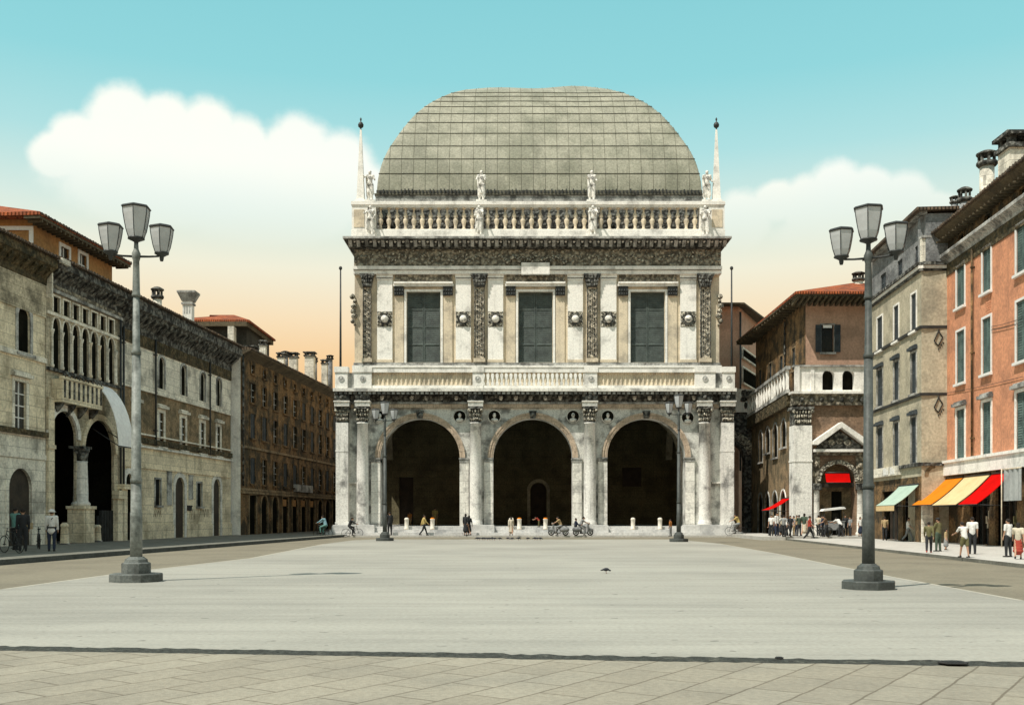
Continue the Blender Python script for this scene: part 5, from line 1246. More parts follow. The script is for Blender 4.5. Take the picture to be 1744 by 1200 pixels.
hip_roof(gp,[(eL,DH-1.9),(xRr+1,DH-1.9),(xRr+1,97.5),(eL+.3,97.5)],[(X(1446,86),DH+5.5),(X(1446,86)+.5,90)],zE,Z(483,84.5),'roof_tile')
m=MB(); m.box(eL+.1,xRr+.9,DH-1.8,97.4,zE-.10,zE-.002)
m.build('eaves','wood_soffit',gp)
for k in range(24):
    xx=eL+.3+(xRr-eL)*k/23; m=MB(); m.prism_a([(DH-1.75,zE-.101),(DH-1.75,zE-.22),(DH-.02,zE-.55),(DH-.02,zE-.101)],xx-.09,xx+.09); m.build('rafter','wood_soffit',gp)
for k in range(20):
    yy=DH+.3+18.5*k/19; m=MB(); m.box(eL+.15,xh-.02+.02*(yy-DH),yy-.09,yy+.09,zE-.34,zE-.101); m.build('rafter','wood_soffit',gp)
chimney(gp,X(1462,83),83,zE+.3,Z(462,83),.75,.8,1,'left_pale','stone_dark')
awning('side_awning','small red canvas awning on the lane side wall beside the tall white corner pier','awning',uN+1.2,uN+4.2,2.95,2.05,1.65,'canvas_red',F_=f2)
# dark passage bridge between palace and corner house, arch at the lane
DB=97.; gb=thing('lane_archway','dark stone archway with white parapet joining the palace to the pink house','archway',(X(1270,DB),DB,ZR))
fb=lambda u,o,z:(u,DB-o,z)
zTop=Z(702,DB); rA=arch(X(1210,DB),X(1268,DB),ZR+.01,Z(752,DB),'round',20)
m=MB(fb); m.wall(X(1205,DB),X(1322,DB),ZR-.2,zTop,[rA],0,1.2); m.box(X(1205,DB),X(1322,DB),-1.25,-1.2,zTop-1,zTop); m.build('wall','stone_dark',gb)
m=MB(fb); r=(X(1268,DB)-X(1210,DB))/2; m.ring(X(1239,DB),Z(752,DB)-r,r+.3,r+1.1,.0,.12,.2,1.5,14); m.build('carved_spandrel','carved_light',gb)
m=MB(fb); m.box(X(1250,DB),X(1296,DB),-.3,.3,zTop,Z(663,DB)-.15); m.box(X(1249,DB),X(1297,DB),-.35,.36,Z(663,DB)-.149,Z(663,DB)); m.build('parapet','stone_clean',gb)
m=MB(fb); rr=random.Random(9)
for k in range(14): m.ell((X(1264+rr.random()*16,DB),.36,Z(668+rr.random()*28,DB)),.12+.2*rr.random(),.1,.15+.2*rr.random(),7,5)
m.build('coat_of_arms','stone_dark',gb)
# houses down the lane
DQ=118.; gq=thing('lane_house','orange house with sunlight painted into its colour, seen through the archway down the lane','house',(X(1262,DQ),DQ,ZR))
m=MB(); m.box(X(1232,DQ),X(1290,DQ),DQ,DQ+8,-.2,13); m.build('wall','plaster_painted_sun',gq)
m=MB(); m.box(X(1245,DQ),X(1275,DQ),DQ-.15,DQ,Z(853,DQ),Z(846,DQ)); m.box(X(1245,DQ),X(1275,DQ),DQ-.1,DQ+.05,-.1,Z(862,DQ)); m.build('base_band','stone_clean',gq)
m=MB(); m.box(X(1252,DQ),X(1266,DQ),DQ-.25,DQ-.001,Z(846,DQ)+.001,Z(841,DQ)); m.build('shop_sign','sign_black',gq)
m=MB(); 
for a,b in ((1234,1240),(1243,1249)): m.box(X(a,DQ),X(b,DQ),DQ-.04,DQ+.1,Z(800,DQ),Z(775,DQ))
m.build('window','shutter_teal',gq)
DK=100.; gk=thing('brown_rear_house','brown pink house with a dark tiled roof behind the right end of the palace','house',(X(1262,DK),DK,8))
x0_,x1_=X(1190,DK),X(1258,DK); zk=Z(522,DK); pk=(X(1304,113),113.)
m=MB(); m.prism_z([(x0_,DK),(x1_,DK),pk,(pk[0]-2,124),(x0_,124)],-.2,zk); m.build('wall','plaster_pink',gk)
dv=Vector((pk[0]-x1_,pk[1]-DK)); ln=dv.length; dv.normalize()
fk=lambda u,o,z:(x1_+dv.x*u+dv.y*o,DK+dv.y*u-dv.x*o,z)
def onk(px):   # distance along the receding face for a photo column
    k=(px-CX)/F; return (k*DK-x1_)/(dv.x-k*dv.y)
for y1_,y0_ in ((603,617),(634,659)):
    ua_,ub_=onk(1263),onk(1289); Dm=DK+dv.y*(ua_+ub_)/2; window(gk,fk,arch(ua_,ub_,Z(y0_,Dm),Z(y1_,Dm),'rect'),o=.06,depth=.05,sur=.15,sm='left_pale',pane='void',proud=.1,bars=False)
m=MB(fk); m.tube([(.1,.15,6),(.1,.15,zk-.5)],.1,8); m.build('downpipe','iron',gk)
m=MB(); m.prism_z([(x0_-.8,DK-1.1),(x1_+.3,DK-1.1),(pk[0]+1.3,pk[1]-.6),(pk[0]-1,125),(x0_,125)],zk,zk+.18); m.build('eaves','wood_soffit',gk)
m=MB(); b_=[m.P(*p,zk+.18) for p in ((x0_-.8,DK-1.1),(x1_+.3,DK-1.1),(pk[0]+1.3,pk[1]-.6),(pk[0]-1,125),(x0_,125))]; tp=m.P(x1_-4,112,zk+2.0)
for k in range(5): m.face(b_[k],b_[(k+1)%5],tp)
m.build('roof','roof_tile_brown',gk)
# stone bollards by the left porch, low rail
for i,(px,py,h_,lab) in enumerate(((110,927,1.15,'short round stone post just right of the man in the white tunic'),(150,923,1.0,'short stone post right of the column pedestal by the left porch'),(166,922,1.0,'short stone post standing nearest the iron gate of the left porch'))):
    D=(EYE-ZP)*F/(py-HY); x=X(px,D); t=thing('stone_post',lab,'bollard',(x,D,ZP),0,'stone posts by the left porch')
    m=MB(); m.lathe(x,D,[(.24,ZP),(.22,ZP+.1),(.18,ZP+h_*.8),(.21,ZP+h_*.82),(.20,ZP+h_*.92),(.10,ZP+h_)],14); m.build('shaft','left_stone',t)
    m=MB(); m.lathe(x,D,[(.27,ZP),(.27,ZP+.08)],14); m.build('base','stone_grey',t)
# white posts on the palace step
lb=['left post of the two in the left arch','right post of the two in the left arch','left post of the three in the middle arch','middle arch post with the pale coated walker beside it','right post of the three in the middle arch','left post of the two in the right arch','right post of the two in the right arch']
for px,l_ in zip((692.5,736.5,871,884.5,929,1078,1124),lb):
    D=85.0; x=X(px,D); t=thing('white_post','white post on the palace steps, '+l_,'bollard',(x,D,.47),0,'white posts on the palace steps')
    m=MB(); m.lathe(x,D,[(.20,.472),(.20,.55),(.17,.6),(.17,1.25),(.19,1.27),(.19,1.34),(.10,1.42)],14); m.build('shaft','bollard_white',t)
    m=MB(); m.lathe(x,D,[(.19,1.345),(.17,1.40),(.08,1.45)],14); m.build('cap','canvas_orange' if px in (884.5,929,736.5) else 'bollard_white',t)
# ------------------------------------------------------------ figures
REM=[]
def blob(name,mt,prims,vox,parent):
    m=MB()
    for p in prims:
        if p[0]=='c': m.capsule(p[1],p[2],p[3],p[4],10)
        elif p[0]=='e': m.ell(p[1],p[2],p[3],p[4],12,9)
    o=m.build(name,mt,parent)
    for f in o.data.polygons: f.use_smooth=True
    md=o.modifiers.new('skin','REMESH'); md.mode='VOXEL'; md.voxel_size=vox; md.use_smooth_shade=True
    sm_=o.modifiers.new('soft','SMOOTH'); sm_.factor=.5; sm_.iterations=2
    REM.append(o); return o
V=Vector
def skel(lean=0,hipL=.05,hipR=-.03,knL=.05,knR=.05,shL=.05,shR=.05,elL=.2,elR=.2,abL=.12,abR=.12,pz=.93,turn=0,nod=0.):
    P=V((0,0,pz)); ch=P+V((0,sin(lean),cos(lean)))*.37; nk=P+V((0,sin(lean*1.1),cos(lean*1.1)))*.54
    hd=nk+V((0,sin(lean*.8+nod)*.12+.02,cos(lean*.8+nod)*.13))
    j=dict(P=P,ch=ch,nk=nk,hd=hd)
    for s,sg,h,k,a,e,ab in (('L',-1,hipL,knL,shL,elL,abL),('R',1,hipR,knR,shR,elR,abR)):
        hp=P+V((sg*.095,0,-.02)); kn=hp+V((sg*.02,sin(h),-cos(h)))*.43; an=kn+V((0,sin(h-k),-cos(h-k)))*.41
        sh=P+V((0,sin(lean),cos(lean)))*.49+V((sg*.185,0,0))
        el=sh+V((sg*sin(ab),sin(a+lean*.4),-cos(a+lean*.4)*cos(ab))).normalized()*.29
        wr=el+V((sg*sin(ab)*.3,sin(a+e+lean*.4),-cos(a+e+lean*.4))).normalized()*.25
        j['hp'+s],j['kn'+s],j['an'+s],j['sh'+s],j['el'+s],j['wr'+s]=hp,kn,an,sh,el,wr
    return j
POSE=dict(stand=dict(),stand2=dict(shL=.5,elL=1.3,hipL=.08,hipR=-.02),hips=dict(abL=.6,abR=.6,elL=1.0,elR=1.0,shL=-.3,shR=-.3),
    walk=dict(hipL=.42,knL=.12,hipR=-.30,knR=.35,shL=-.4,shR=.42,elR=.4,pz=.90),walk2=dict(hipL=-.28,knL=.3,hipR=.36,knR=.1,shL=.35,shR=-.3,elL=.35,pz=.91),
    sit=dict(hipL=1.45,hipR=1.4,knL=1.45,knR=1.3,shL=.5,shR=.6,elL=.9,elR=.8,pz=.52),
    ride=dict(lean=.38,hipL=1.25,knL=1.25,hipR=.75,knR=.75,shL=.75,shR=.75,elL=.25,elR=.25,pz=.98),
    bend=dict(lean=.75,shL=.8,shR=.7,elL=.3,elR=.3,hipL=.12,hipR=-.1,pz=.91,nod=.2),
    lean=dict(lean=.25,shL=.6,shR=.5,elL=.5,elR=.6,hipL=.25,hipR=-.15,nod=.2))
def person(lab,loc,rz=0.,h=1.7,pose='stand',top='white',bottom='dark',low='trousers',sleeve='short',hat=None,shoe='rubber',hair='hair_dark',cat='person',group=None,extra=None,belt=False):
    j=skel(**POSE[pose]); k=h/1.72
    if pose in('stand','stand2','hips','walk','walk2','bend','lean'):
        dz=.075-min(j['anL'].z,j['anR'].z)
        for q in j: j[q]=j[q]+V((0,0,dz))
    t=thing('person',lab,cat,(0,0,0),0.0001,group); t.location=loc; t.rotation_euler=(0,0,rz); t.scale=(k,k,k)
    f=V((0,1,0)); hd=j['hd']
    pr=[('e',hd,.076,.092,.112),('e',hd+V((0,.045,-.055)),.048,.048,.05),('c',hd+V((0,.085,.0)),hd+V((0,.102,-.028)),.012,.016),
        ('e',hd+V((-.078,0,-.005)),.013,.022,.032),('e',hd+V((.078,0,-.005)),.013,.022,.032),('c',hd+V((-.018,.088,-.055)),hd+V((.018,.088,-.055)),.009,.009),
        ('c',j['nk']-V((0,0,.04)),hd-V((0,.01,.06)),.056,.052),
        ('c',j['P'],j['ch'],.115,.125),('e',j['ch']+V((0,0,.04)),.165,.10,.14),('c',j['shL'],j['shR'],.055,.055),('e',j['P']-V((0,0,.02)),.155,.105,.10)]
    for s,sg in (('L',-1),('R',1)):
        pr+=[('c',j['sh'+s],j['el'+s],.050,.040),('c',j['el'+s],j['wr'+s],.038,.026),('c',j['hp'+s],j['kn'+s],.082,.055),('c',j['kn'+s],j['an'+s],.052,.036),
             ('c',j['an'+s]+V((0,-.03,-.03)),j['an'+s]+V((0,.12,-.045)),.034,.028)]
        d=(j['wr'+s]-j['el'+s]).normalized(); w0=j['wr'+s]; pc=w0+d*.055
        side=d.cross(V((1,0,0))).normalized() if abs(d.x)<.9 else V((0,1,0))
        pr+=[('c',w0,pc,.027,.030),('c',pc-side*.018,pc+side*.018,.022,.022)]
        for i,(o_,l_) in enumerate(((-.028,.062),(-.010,.074),(.010,.070),(.028,.055))):
            b0=pc+side*o_+d*.022; b1=b0+d*l_*.55; b2=b1+(d*.8+V((-sg,0,0))*.5).normalized()*l_*.5
            pr+=[('c',b0,b1,.0095,.009),('c',b1,b2,.009,.008)]
        th=w0+d*.03; pr+=[('c',th,th+(d*.5-side*.8).normalized()*.055,.013,.011)]
    body=blob('body','skin',pr,.0135,t)
    m=MB(); [m.ell(hd+V((x_,.086,.012)),.010,.008,.008,8,6) for x_ in (-.030,.030)]; m.build('eyes','eye_dark',t)
    # clothes
    tp='cloth_'+top; bt='cloth_'+bottom
    sp_=[('c',j['P']+V((0,0,.02)),j['ch'],.140,.145),('e',j['ch']+V((0,0,.05)),.185,.122,.145),('c',j['shL'],j['shR'],.075,.075)]
    if belt or low=='tunic': sp_+=[('e',j['P']-V((0,0,.06)),.190,.145,.19)]
    for s in 'LR':
        e=j['sh'+s].lerp(j['el'+s],.75) if sleeve=='short' else j['el'+s]
        sp_.append(('c',j['sh'+s],e,.070,.058))
        if sleeve=='long': sp_.append(('c',j['el'+s],j['wr'+s]-(j['wr'+s]-j['el'+s]).normalized()*.02,.056,.042))
    blob('shirt' if sleeve=='short' else 'jacket',tp,sp_,.02,t)
    if low in('trousers','tunic','shorts'):
        q=[('e',j['P']-V((0,0,.01)),.172,.128,.12)]
        for s in 'LR':
            if low=='shorts': q.append(('c',j['hp'+s],j['hp'+s].lerp(j['kn'+s],.72),.105,.092))
            else: q+=[('c',j['hp'+s],j['kn'+s],.103,.076),('c',j['kn'+s],j['an'+s]+V((0,0,.02)),.074,.058)]
        blob('shorts' if low=='shorts' else 'trousers',bt,q,.02,t)
    else:
        kz=(j['knL']+j['knR'])/2-V((0,0,.08)); q=[('e',j['P'],.165,.125,.11)]
        for i in range(5):
            f0=i/4; q.append(('e',j['P'].lerp(kz,f0),.165+.07*f0,.125+.09*f0,.11))
        q.append(('c',j['P']-V((0,0,.05)),kz,.14,.2)); blob('skirt',bt,q,.02,t)
    q=[]
    for s in 'LR':
        m=MB(); m.capsule(j['an'+s]+V((0,-.045,-.042)),j['an'+s]+V((0,.14,-.052)),.042,.034); m.capsule(j['an'+s]+V((0,-.02,0)),j['an'+s]+V((0,-.03,-.04)),.040,.044)
        m.build('shoe',shoe if shoe in MATS else 'rubber',t)
    m=MB(); m.ell(hd+V((0,-.016,.035)),.088,.100,.098,12,9)
    if low=='skirt': m.ell(hd+V((0,-.05,-.04)),.085,.065,.1,10,8)
    m.build('hair',hair,t)
    if hat:
        m=MB()
        if hat[0]=='helmet': m.ell(hd+V((0,-.005,.075)),.125,.14,.085,14,10); m.lathe(hd.x,hd.y-.005,[(.12,hd.z+.06),(.165,hd.z+.045),(.17,hd.z+.035),(.11,hd.z+.05)],18)
        elif hat[0]=='cap': m.ell(hd+V((0,-.005,.075)),.105,.112,.06,14,8); m.ell(hd+V((0,.10,.055)),.07,.07,.012,10,6)
        m.build('hat','cloth_'+hat[1],t)
    if belt:
        m=MB(); p=j['P']+V((0,0,.06)); m.lathe(p.x,p.y,[(.186,p.z-.03),(.184,p.z+.03)],20); m.v=[(v[0]*1.0,p.y+(v[1]-p.y)*.82,v[2]) for v in m.v]; m.tube([j['shR']+V((-.06,.0,.03)),j['ch']+V((.03,-.135,.06)),j['P']+V((-.14,-.07,.08))],.018,6); m.build('belt','rubber',t)
    if extra: extra(t,j)
    return t
def at(px,py,zg):
    if py<0: D=-py; return (X(px,D),D,zg)
    D=(EYE-zg)*F/(py-HY); return (X(px,D),D,zg)
# statue
def statue(lab,x,y,z,h,seed,rz=pi):
    rr=random.Random(seed); t=thing('statue',lab,'statue',(x,y,z),0,'stone statues along the palace roof balustrade')
    a=rr.uniform(-.2,.9); e=rr.uniform(.4,1.6)
    j=skel(hipL=.12,hipR=-.05,knL=.2,shL=a,shR=rr.uniform(-.1,1.0),elL=e,elR=rr.uniform(.3,1.4),abL=rr.uniform(.15,.5),abR=rr.uniform(.15,.45))
    k=h/1.78; base=V((x,y,z+.12*k))
    def T(v): return base+V((v.x*cos(rz)-v.y*sin(rz),v.x*sin(rz)+v.y*cos(rz),v.z))*k
    pr=[('e',T(j['hd']),.09*k,.1*k,.125*k),('c',T(j['nk']),T(j['hd']),.06*k,.06*k),('c',T(j['P']),T(j['ch']),.15*k,.14*k),('c',T(j['shL']),T(j['shR']),.075*k,.075*k),('e',T(j['ch']),.18*k,.13*k,.16*k),('e',T(j['hd']+V((0,-.03,.03))),.1*k,.1*k,.1*k)]
    for s in 'LR': pr+=[('c',T(j['sh'+s]),T(j['el'+s]),.065*k,.055*k),('c',T(j['el'+s]),T(j['wr'+s]),.052*k,.035*k),('e',T(j['wr'+s]),.05*k,.05*k,.06*k),('c',T(j['hp'+s]),T(j['kn'+s]),.12*k,.09*k),('c',T(j['kn'+s]),T(j['an'+s]),.09*k,.07*k),('c',T(j['an'+s]),T(j['an'+s]+V((0,.12,-.03))),.05*k,.04*k)]
    for i in range(7): # drapery folds
        q=rr.uniform(-.16,.16); pr.append(('c',T(V((q,rr.uniform(-.05,.12),.9))),T(V((q*1.35,rr.uniform(-.05,.12),rr.uniform(.15,.45)))),.06*k,.05*k))
    pr.append(('c',T(j['shL']+V((0,.05,0))),T(j['P']+V((.12,.1,0))),.06*k,.07*k)); pr.append(('c',T(j['shR']-V((0,.1,0))),T(V((.15,-.12,.3))),.08*k,.07*k))
    blob('figure','statue_stone',pr,.035*k,t)
    m=MB(); m.box(x-.3*k,x+.3*k,y-.26*k,y+.26*k,z+.001,z+.13*k); m.build('statue_base','stone_clean',t)
pos=['at its left end','left of its middle bay','right of its middle bay','at its right end']
for i,(px,py) in enumerate(((630,346),(820,346),(1008,346),(1204,346))):
    statue('stone statue standing on top of the roof balustrade '+pos[i],X(px,88.6),88.6,Z(343,88.1)+.001,Z(290,88.6)-Z(344,88.6),11+i)
for i,(px,py) in enumerate(((631,398),(816,398),(1010,398),(1201,398))):
    statue('stone statue standing below the rail in front of the balustrade '+pos[i],X(px,87.75),87.75,Z(402,87.3)+.01,Z(348,87.7)-Z(401,87.7),21+i)
# ------------------------------------------------------------ lamp posts
def lantern(parent,x,y,z,w,h):
    # z: bottom of glass
    m=MB(); a=pi/6
    m.lathe(x,y,[(w*.28,z),(w*.37,z+h*.25),(w*.435,z+h*.55),(w*.48,z+h*.8),(w*.5,z+h)],6,False,a); gl=m.build('lantern','lamp_glass',parent)
    m=MB()
    for k in range(6):
        t=a+k*pi/3; m.tube([(x+w*q*cos(t),y+w*q*sin(t),z+h*v) for q,v in ((.285,0),(.375,.25),(.44,.55),(.485,.8),(.505,1))],.010,5)
    m.build('glazing_bar','iron',gl)
    m=MB(); m.lathe(x,y,[(w*.53,z+h-.01),(w*.56,z+h+.012),(w*.50,z+h+.05),(w*.30,z+h+.085),(w*.08,z+h+.10)],6,False,a); m.build('lantern_cap','iron',gl)
    m=MB(); m.lathe(x,y,[(.035,z-.20),(.05,z-.14),(.05,z-.10),(w*.22,z-.055),(w*.31,z-.03),(w*.30,z)],12); m.build('lantern_socket','iron',gl)
def lamp(lab,grp):
    t=thing('street_lamp',lab,'street lamp',(0,0,0),0,grp); zz=lambda py:(989.5-py)/73.
    m=MB(); m.lathe(0,0,[(.60,.0),(.60,.17),(.58,.19)],8,False,pi/8); m.build('base_slab','lamp_base',t)
    m=MB(); m.lathe(0,0,[(.33,.19),(.33,.42),(.31,.44),(.27,.45),(.25,.52),(.20,.55),(.17,.58)],8,False,pi/8); m.build('plinth','lamp_base',t)
    m=MB(); m.lathe(0,0,[(.138,.58),(.134,1.6),(.124,1.62),(.118,zz(822))],20); m.lathe(0,0,[(.134,zz(822)),(.134,zz(816)),(.112,zz(813)),(.096,zz(604))],20); m.lathe(0,0,[(.110,zz(604)),(.110,zz(598)),(.085,zz(595)),(.070,zz(505))],18)
    m.lathe(0,0,[(.095,zz(505)),(.100,zz(502)),(.085,zz(498)),(.070,zz(445)),(.09,zz(440)),(.10,zz(432)),(.075,zz(428)),(.055,zz(424)),(.045,zz(410))],18); m.build('pole','lamp_metal',t)
    zA_=zz(436)
    for s_ in (-1,1):
        m=MB(); m.tube([(s_*.05,0,zA_-.01),(s_*.30,0,zA_-.005),(s_*.50,0,zA_+.01),(s_*.57,0,zA_+.06),(s_*.575,0,zA_+.10)],[.028,.024,.024,.026,.03],8); m.build('arm','iron',t)
        lantern(t,s_*.575,0,zz(429)+.0,.54,zz(388)-zz(429))
    lantern(t,0,0,zz(405),.63,zz(355)-zz(405))
    return t
grpL='three armed street lamps on the square'
l1=lamp('large three lantern street lamp at the left of the square, nearest','three lantern street lamps on the square')
D=1.5*F/(989.5-HY); l1.location=(X(232,D),D,0); l1.rotation_euler=(0,0,.12)
for px,py,rz_,sc_,lab in ((1479,1002,-.38,.913,'large dark three lantern street lamp at the right of the square, nearest'),(655.5,920.5,.1,1.0,'small distant three lantern street lamp before the left palace arch'),(1156,922,-.1,1.02,'small distant three lantern street lamp before the right palace arch')):
    c=copy_tree(l1); D=1.5*F/(py-HY); c.location=(X(px,D),D,0); c.rotation_euler=(0,0,rz_); c.scale=(.94 if sc_<.95 else 1,.94 if sc_<.95 else 1,sc_); c['label']=lab
    for o_ in [x for x in C.objects if x.parent==c and x.name.startswith(('pole','base_slab','plinth'))]:
        o_.data=o_.data.copy(); o_.data.materials[0]=MATS['lamp_dark']
# ------------------------------------------------------------ bicycles, scooters, cart
def bicycle(lab,loc,rz,grp='bicycles around the square'):
    t=thing('bicycle',lab,'bicycle',(0,0,0),0,grp)
    for y_ in (-.52,.52):
        m=MB(); m.v=[]; 
        pts=[(0,y_+.335*cos(2*pi*k/20),.345+.335*sin(2*pi*k/20)) for k in range(21)]; m.tube(pts,.018,6); wh=m.build('wheel','rubber',t)
        m=MB(); 
        for k in range(8): a=pi*k/8; m.tube([(0,y_+.32*cos(a),.345+.32*sin(a)),(0,y_-.32*cos(a),.345-.32*sin(a))],.003,4)
        m.capsule((-.04,y_,.345),(.04,y_,.345),.025,.025,8); m.build('spokes','iron',wh)
    A=(0,-.52,.345);B=(0,-.12,.30);S_=(0,-.22,.86);H=(0,.34,.88);Fk=(0,.52,.345)
    m=MB()
    for p,q in ((A,B),(A,(0,-.2,.78)),(B,S_),(B,(0,.36,.78)),((0,-.2,.78),H),(H,Fk),(H,(0,.30,1.0))): m.tube([p,q],.016,6)
    m.build('frame','iron',t)
    m=MB(); m.tube([(-.25,.20,1.02),(-.2,.30,1.02),(0,.32,1.0),(.2,.30,1.02),(.25,.20,1.02)],.013,6); m.build('handlebar','lamp_metal',t)
    m=MB(); m.ell((0,-.25,.90),.075,.13,.035,10,6); m.build('saddle','rubber',t)
    m=MB(); m.capsule((-.1,-.12,.20),(-.04,-.12,.20),.02,.02); m.capsule((.04,-.12,.42),(.1,-.12,.42),.02,.02); m.tube([(-.05,-.12,.20),(0,-.12,.30),(.05,-.12,.42)],.012,6); m.build('pedals','iron',t)
    t.location=loc; t.rotation_euler=(0,0,rz); return t
def scooter(lab,loc,rz):
    t=thing('motor_scooter',lab,'scooter',(0,0,0),0,'motor scooters before the palace steps')
    for y_ in (-.58,.58):
        m=MB(); m.tube([(0,y_+.21*cos(2*pi*k/18),.26+.21*sin(2*pi*k/18)) for k in range(19)],.055,8); wh=m.build('wheel','rubber',t)
        m=MB(); m.capsule((-.05,y_,.26),(.05,y_,.26),.12,.12,10); m.build('hub','lamp_metal',wh)
    blob('body_shell','plaster_grey',[('e',(0,-.48,.50),.23,.42,.24),('c',(0,-.1,.26),(0,.3,.26),.1,.1),('c',(-.1,.36,.35),(-.12,.42,.9),.06,.08),('c',(.1,.36,.35),(.12,.42,.9),.06,.08),('c',(0,.36,.35),(0,.42,.9),.08,.08),('e',(0,.58,.46),.1,.28,.14)],.025,t)
    m=MB(); m.ell((0,-.22,.80),.14,.22,.06,10,6); m.ell((0,-.62,.80),.13,.16,.05,10,6); m.build('seat','rubber',t)
    m=MB(); m.tube([(-.3,.32,1.02),(0,.42,1.0),(.3,.32,1.02)],.018,6); m.tube([(0,.58,.3),(0,.42,1.0)],.03,6); m.ell((0,.50,.98),.08,.07,.08); m.build('handlebar','lamp_metal',t)
    t.location=loc; t.rotation_euler=(0,0,rz); return t
# riders facing: +x travel -> rz=-pi/2 ; -x travel -> rz=pi/2
def ride(px,py,rz,lab_p,lab_b,top,bottom,h=1.7,kind='bike',z=0,**kw):
    L=at(px,py,z)
    v=bicycle(lab_b,L,rz) if kind=='bike' else scooter(lab_b,L,rz)
    dx,dy=-sin(rz),cos(rz); off=-.25 if kind=='bike' else -.2
    p=person(lab_p,(L[0]+dx*off,L[1]+dy*off,L[2]+(0.0 if kind=='bike' else -.12)),rz,h,'ride',top,bottom,**kw); return p
ride(550,915.5,1.2,'rider in a light blue shirt cycling left past the palace corner','bicycle under the rider in the light blue shirt','blue','teal',1.75,z=-.13,hair='hair_dark',sleeve='long')
ride(600,-83.2,-1.45,'dark clothed rider cycling right in front of the leftmost palace columns','bicycle under the dark clothed rider by the left columns','dark','dark',1.6,z=-.13,sleeve='long')
ride(951,-83.2,1.5,'scooter rider in a brownish top at the right side of the middle arch','grey motor scooter in front of the middle arch','tan','grey',1.65,'scooter',z=0)
ride(993,-83.2,-1.5,'scooter driver in grey in front of the column right of the middle arch','grey motor scooter in front of the column right of the middle arch','grey','grey',1.65,'scooter',z=0)
Ls=at(988,-83.2,0); person('passenger sitting behind the scooter driver in grey',(Ls[0]-.35,Ls[1],.2),-1.5,1.6,'sit','navy','dark',sleeve='long')
ride(1253,-83.5,1.35,'rider in a yellow shirt cycling past the right palace corner','bicycle under the rider in the yellow shirt','yellow','grey',1.75,z=0)
# pedestrians: px,feet py,ground z,rot,height px,pose,...
def ped(px,py,zg,rz,hpx,pose,lab,**k):
    L=at(px,py,zg); h=hpx*L[1]/F; return person(lab,L,rz,h,pose,**k)
ped(88,938,ZP,2.9,70,'stand','traffic policeman in white tunic and white sun helmet with dark belt, seen from behind',top='white',bottom='navy',low='tunic',sleeve='long',hat=('helmet','white'),belt=True) if False else ped(88,938,ZP,.25,70,'stand','policeman in white tunic, white helmet and dark belt, seen from behind at left',top='white',bottom='navy',low='tunic',sleeve='long',hat=('helmet','white'),belt=True)
ped(26,936,ZP,-.3,72,'stand2','man in dark teal jacket standing in the arched doorway at far left',top='teal',bottom='dark',sleeve='long')
ped(39,938,ZP,.5,72,'stand','man in black with a tan crate, left of the policeman',top='dark',bottom='dark',sleeve='long')
L=at(48,934,ZP); t=thing('crate','tan wooden crate held up beside the man in black at far left','crate',(L[0]+.05,L[1]-.25,.95)); x,y,z=t.location
m=MB(); m.box(x-.2,x+.22,y-.16,y+.16,z,z+.02); [m.box(x-.2,x+.22,yy,yy+.02,z+.03+k*.09,z+.1+k*.09) for k in range(3) for yy in (y-.16,y+.14)]; [m.box(xx,xx+.02,y-.14,y+.14,z+.031+k*.09,z+.099+k*.09) for k in range(3) for xx in (x-.2,x+.2)]; m.build('slats','cloth_tan',t)
m=MB(); [m.box(x+a,x+a+.025,y+b_,y+b_+.025,z+.02,z+.31) for a in (-.178,.155) for b_ in (-.138,.115)]; m.build('corner_post','cloth_tan',t)
bicycle('bicycle parked behind the policeman near the left corner pier',at(66,934,ZP),.5)
bicycle('bicycle leaning between the men in the far left doorway',at(20,941,ZP),1.0)
ped(722,-83.7,0,-1.2,36,'walk','walker in a mustard jacket and dark trousers before the left arch',top='yellow',bottom='dark',sleeve='long')
ped(741,898,.47,3.0,34,'stand','person in yellow clothes standing right of a white post in the left arch',top='yellow',bottom='tan')
ped(698,898,.47,2.8,27,'stand','dark haired child leaning behind a white post in the left arch',top='orange',bottom='tan')
ped(664,-83.9,0,.6,40,'stand2','dark figure standing just right of the distant left lamp',top='dark',bottom='dark',sleeve='long')
ped(793,-83.3,0,-.4,37,'stand','woman in long black dress before the column left of the middle arch',top='dark',bottom='dark',low='skirt',sleeve='long')
ped(799,-83.6,0,.7,35,'walk2','companion in black walking close beside the woman in the long dress',top='dark',bottom='dark',low='skirt',sleeve='long')
ped(870.5,-82.5,0,.0,33,'walk','walker in a pale long coat heading for the middle arch',top='pale',bottom='pale',low='skirt',sleeve='long')
ped(918,897,.72,1.4,20,'bend','crouching figure in faded red and olive in the middle arch',top='red',bottom='olive')
ped(1142,-80.5,0,1.0,29,'stand','child in an orange top just left of the distant right lamp',top='orange',bottom='grey')
# right side crowd
ped(1314,-74.5,.12,2.6,36,'stand','man in a white shirt leftmost under the small red awning',top='white',bottom='dark')
ped(1323,-74,.12,-2.4,40,'stand2','tall man in a white shirt second under the small red awning',top='white',bottom='navy',sleeve='long')
ped(1331,-75.2,.12,.3,36,'stand','woman in a cream blouse and dark skirt under the small red awning',top='pale',bottom='dark',low='skirt')
ped(1340,-74.3,.12,-1.2,34,'lean','man in a white shirt leaning, at the foot of the tall white pier',top='white',bottom='dark')
ped(1352,-74.8,.12,1.7,34,'stand','man in a grey jacket before the tall white pier',top='grey',bottom='tan',sleeve='long')
ped(1361,-74.2,.12,.4,36,'stand2','man in black trousers and green shirt before the tall white pier',top='green',bottom='dark')
ped(1370,-73.2,.12,-.6,40,'walk2','woman in dark green top and pale skirt right of the white pier foot',top='green',bottom='pale',low='skirt')
ped(1379,-71.8,-.1,-1.9,42,'walk','man in a dark red shirt walking right of the white pier',top='red',bottom='dark')
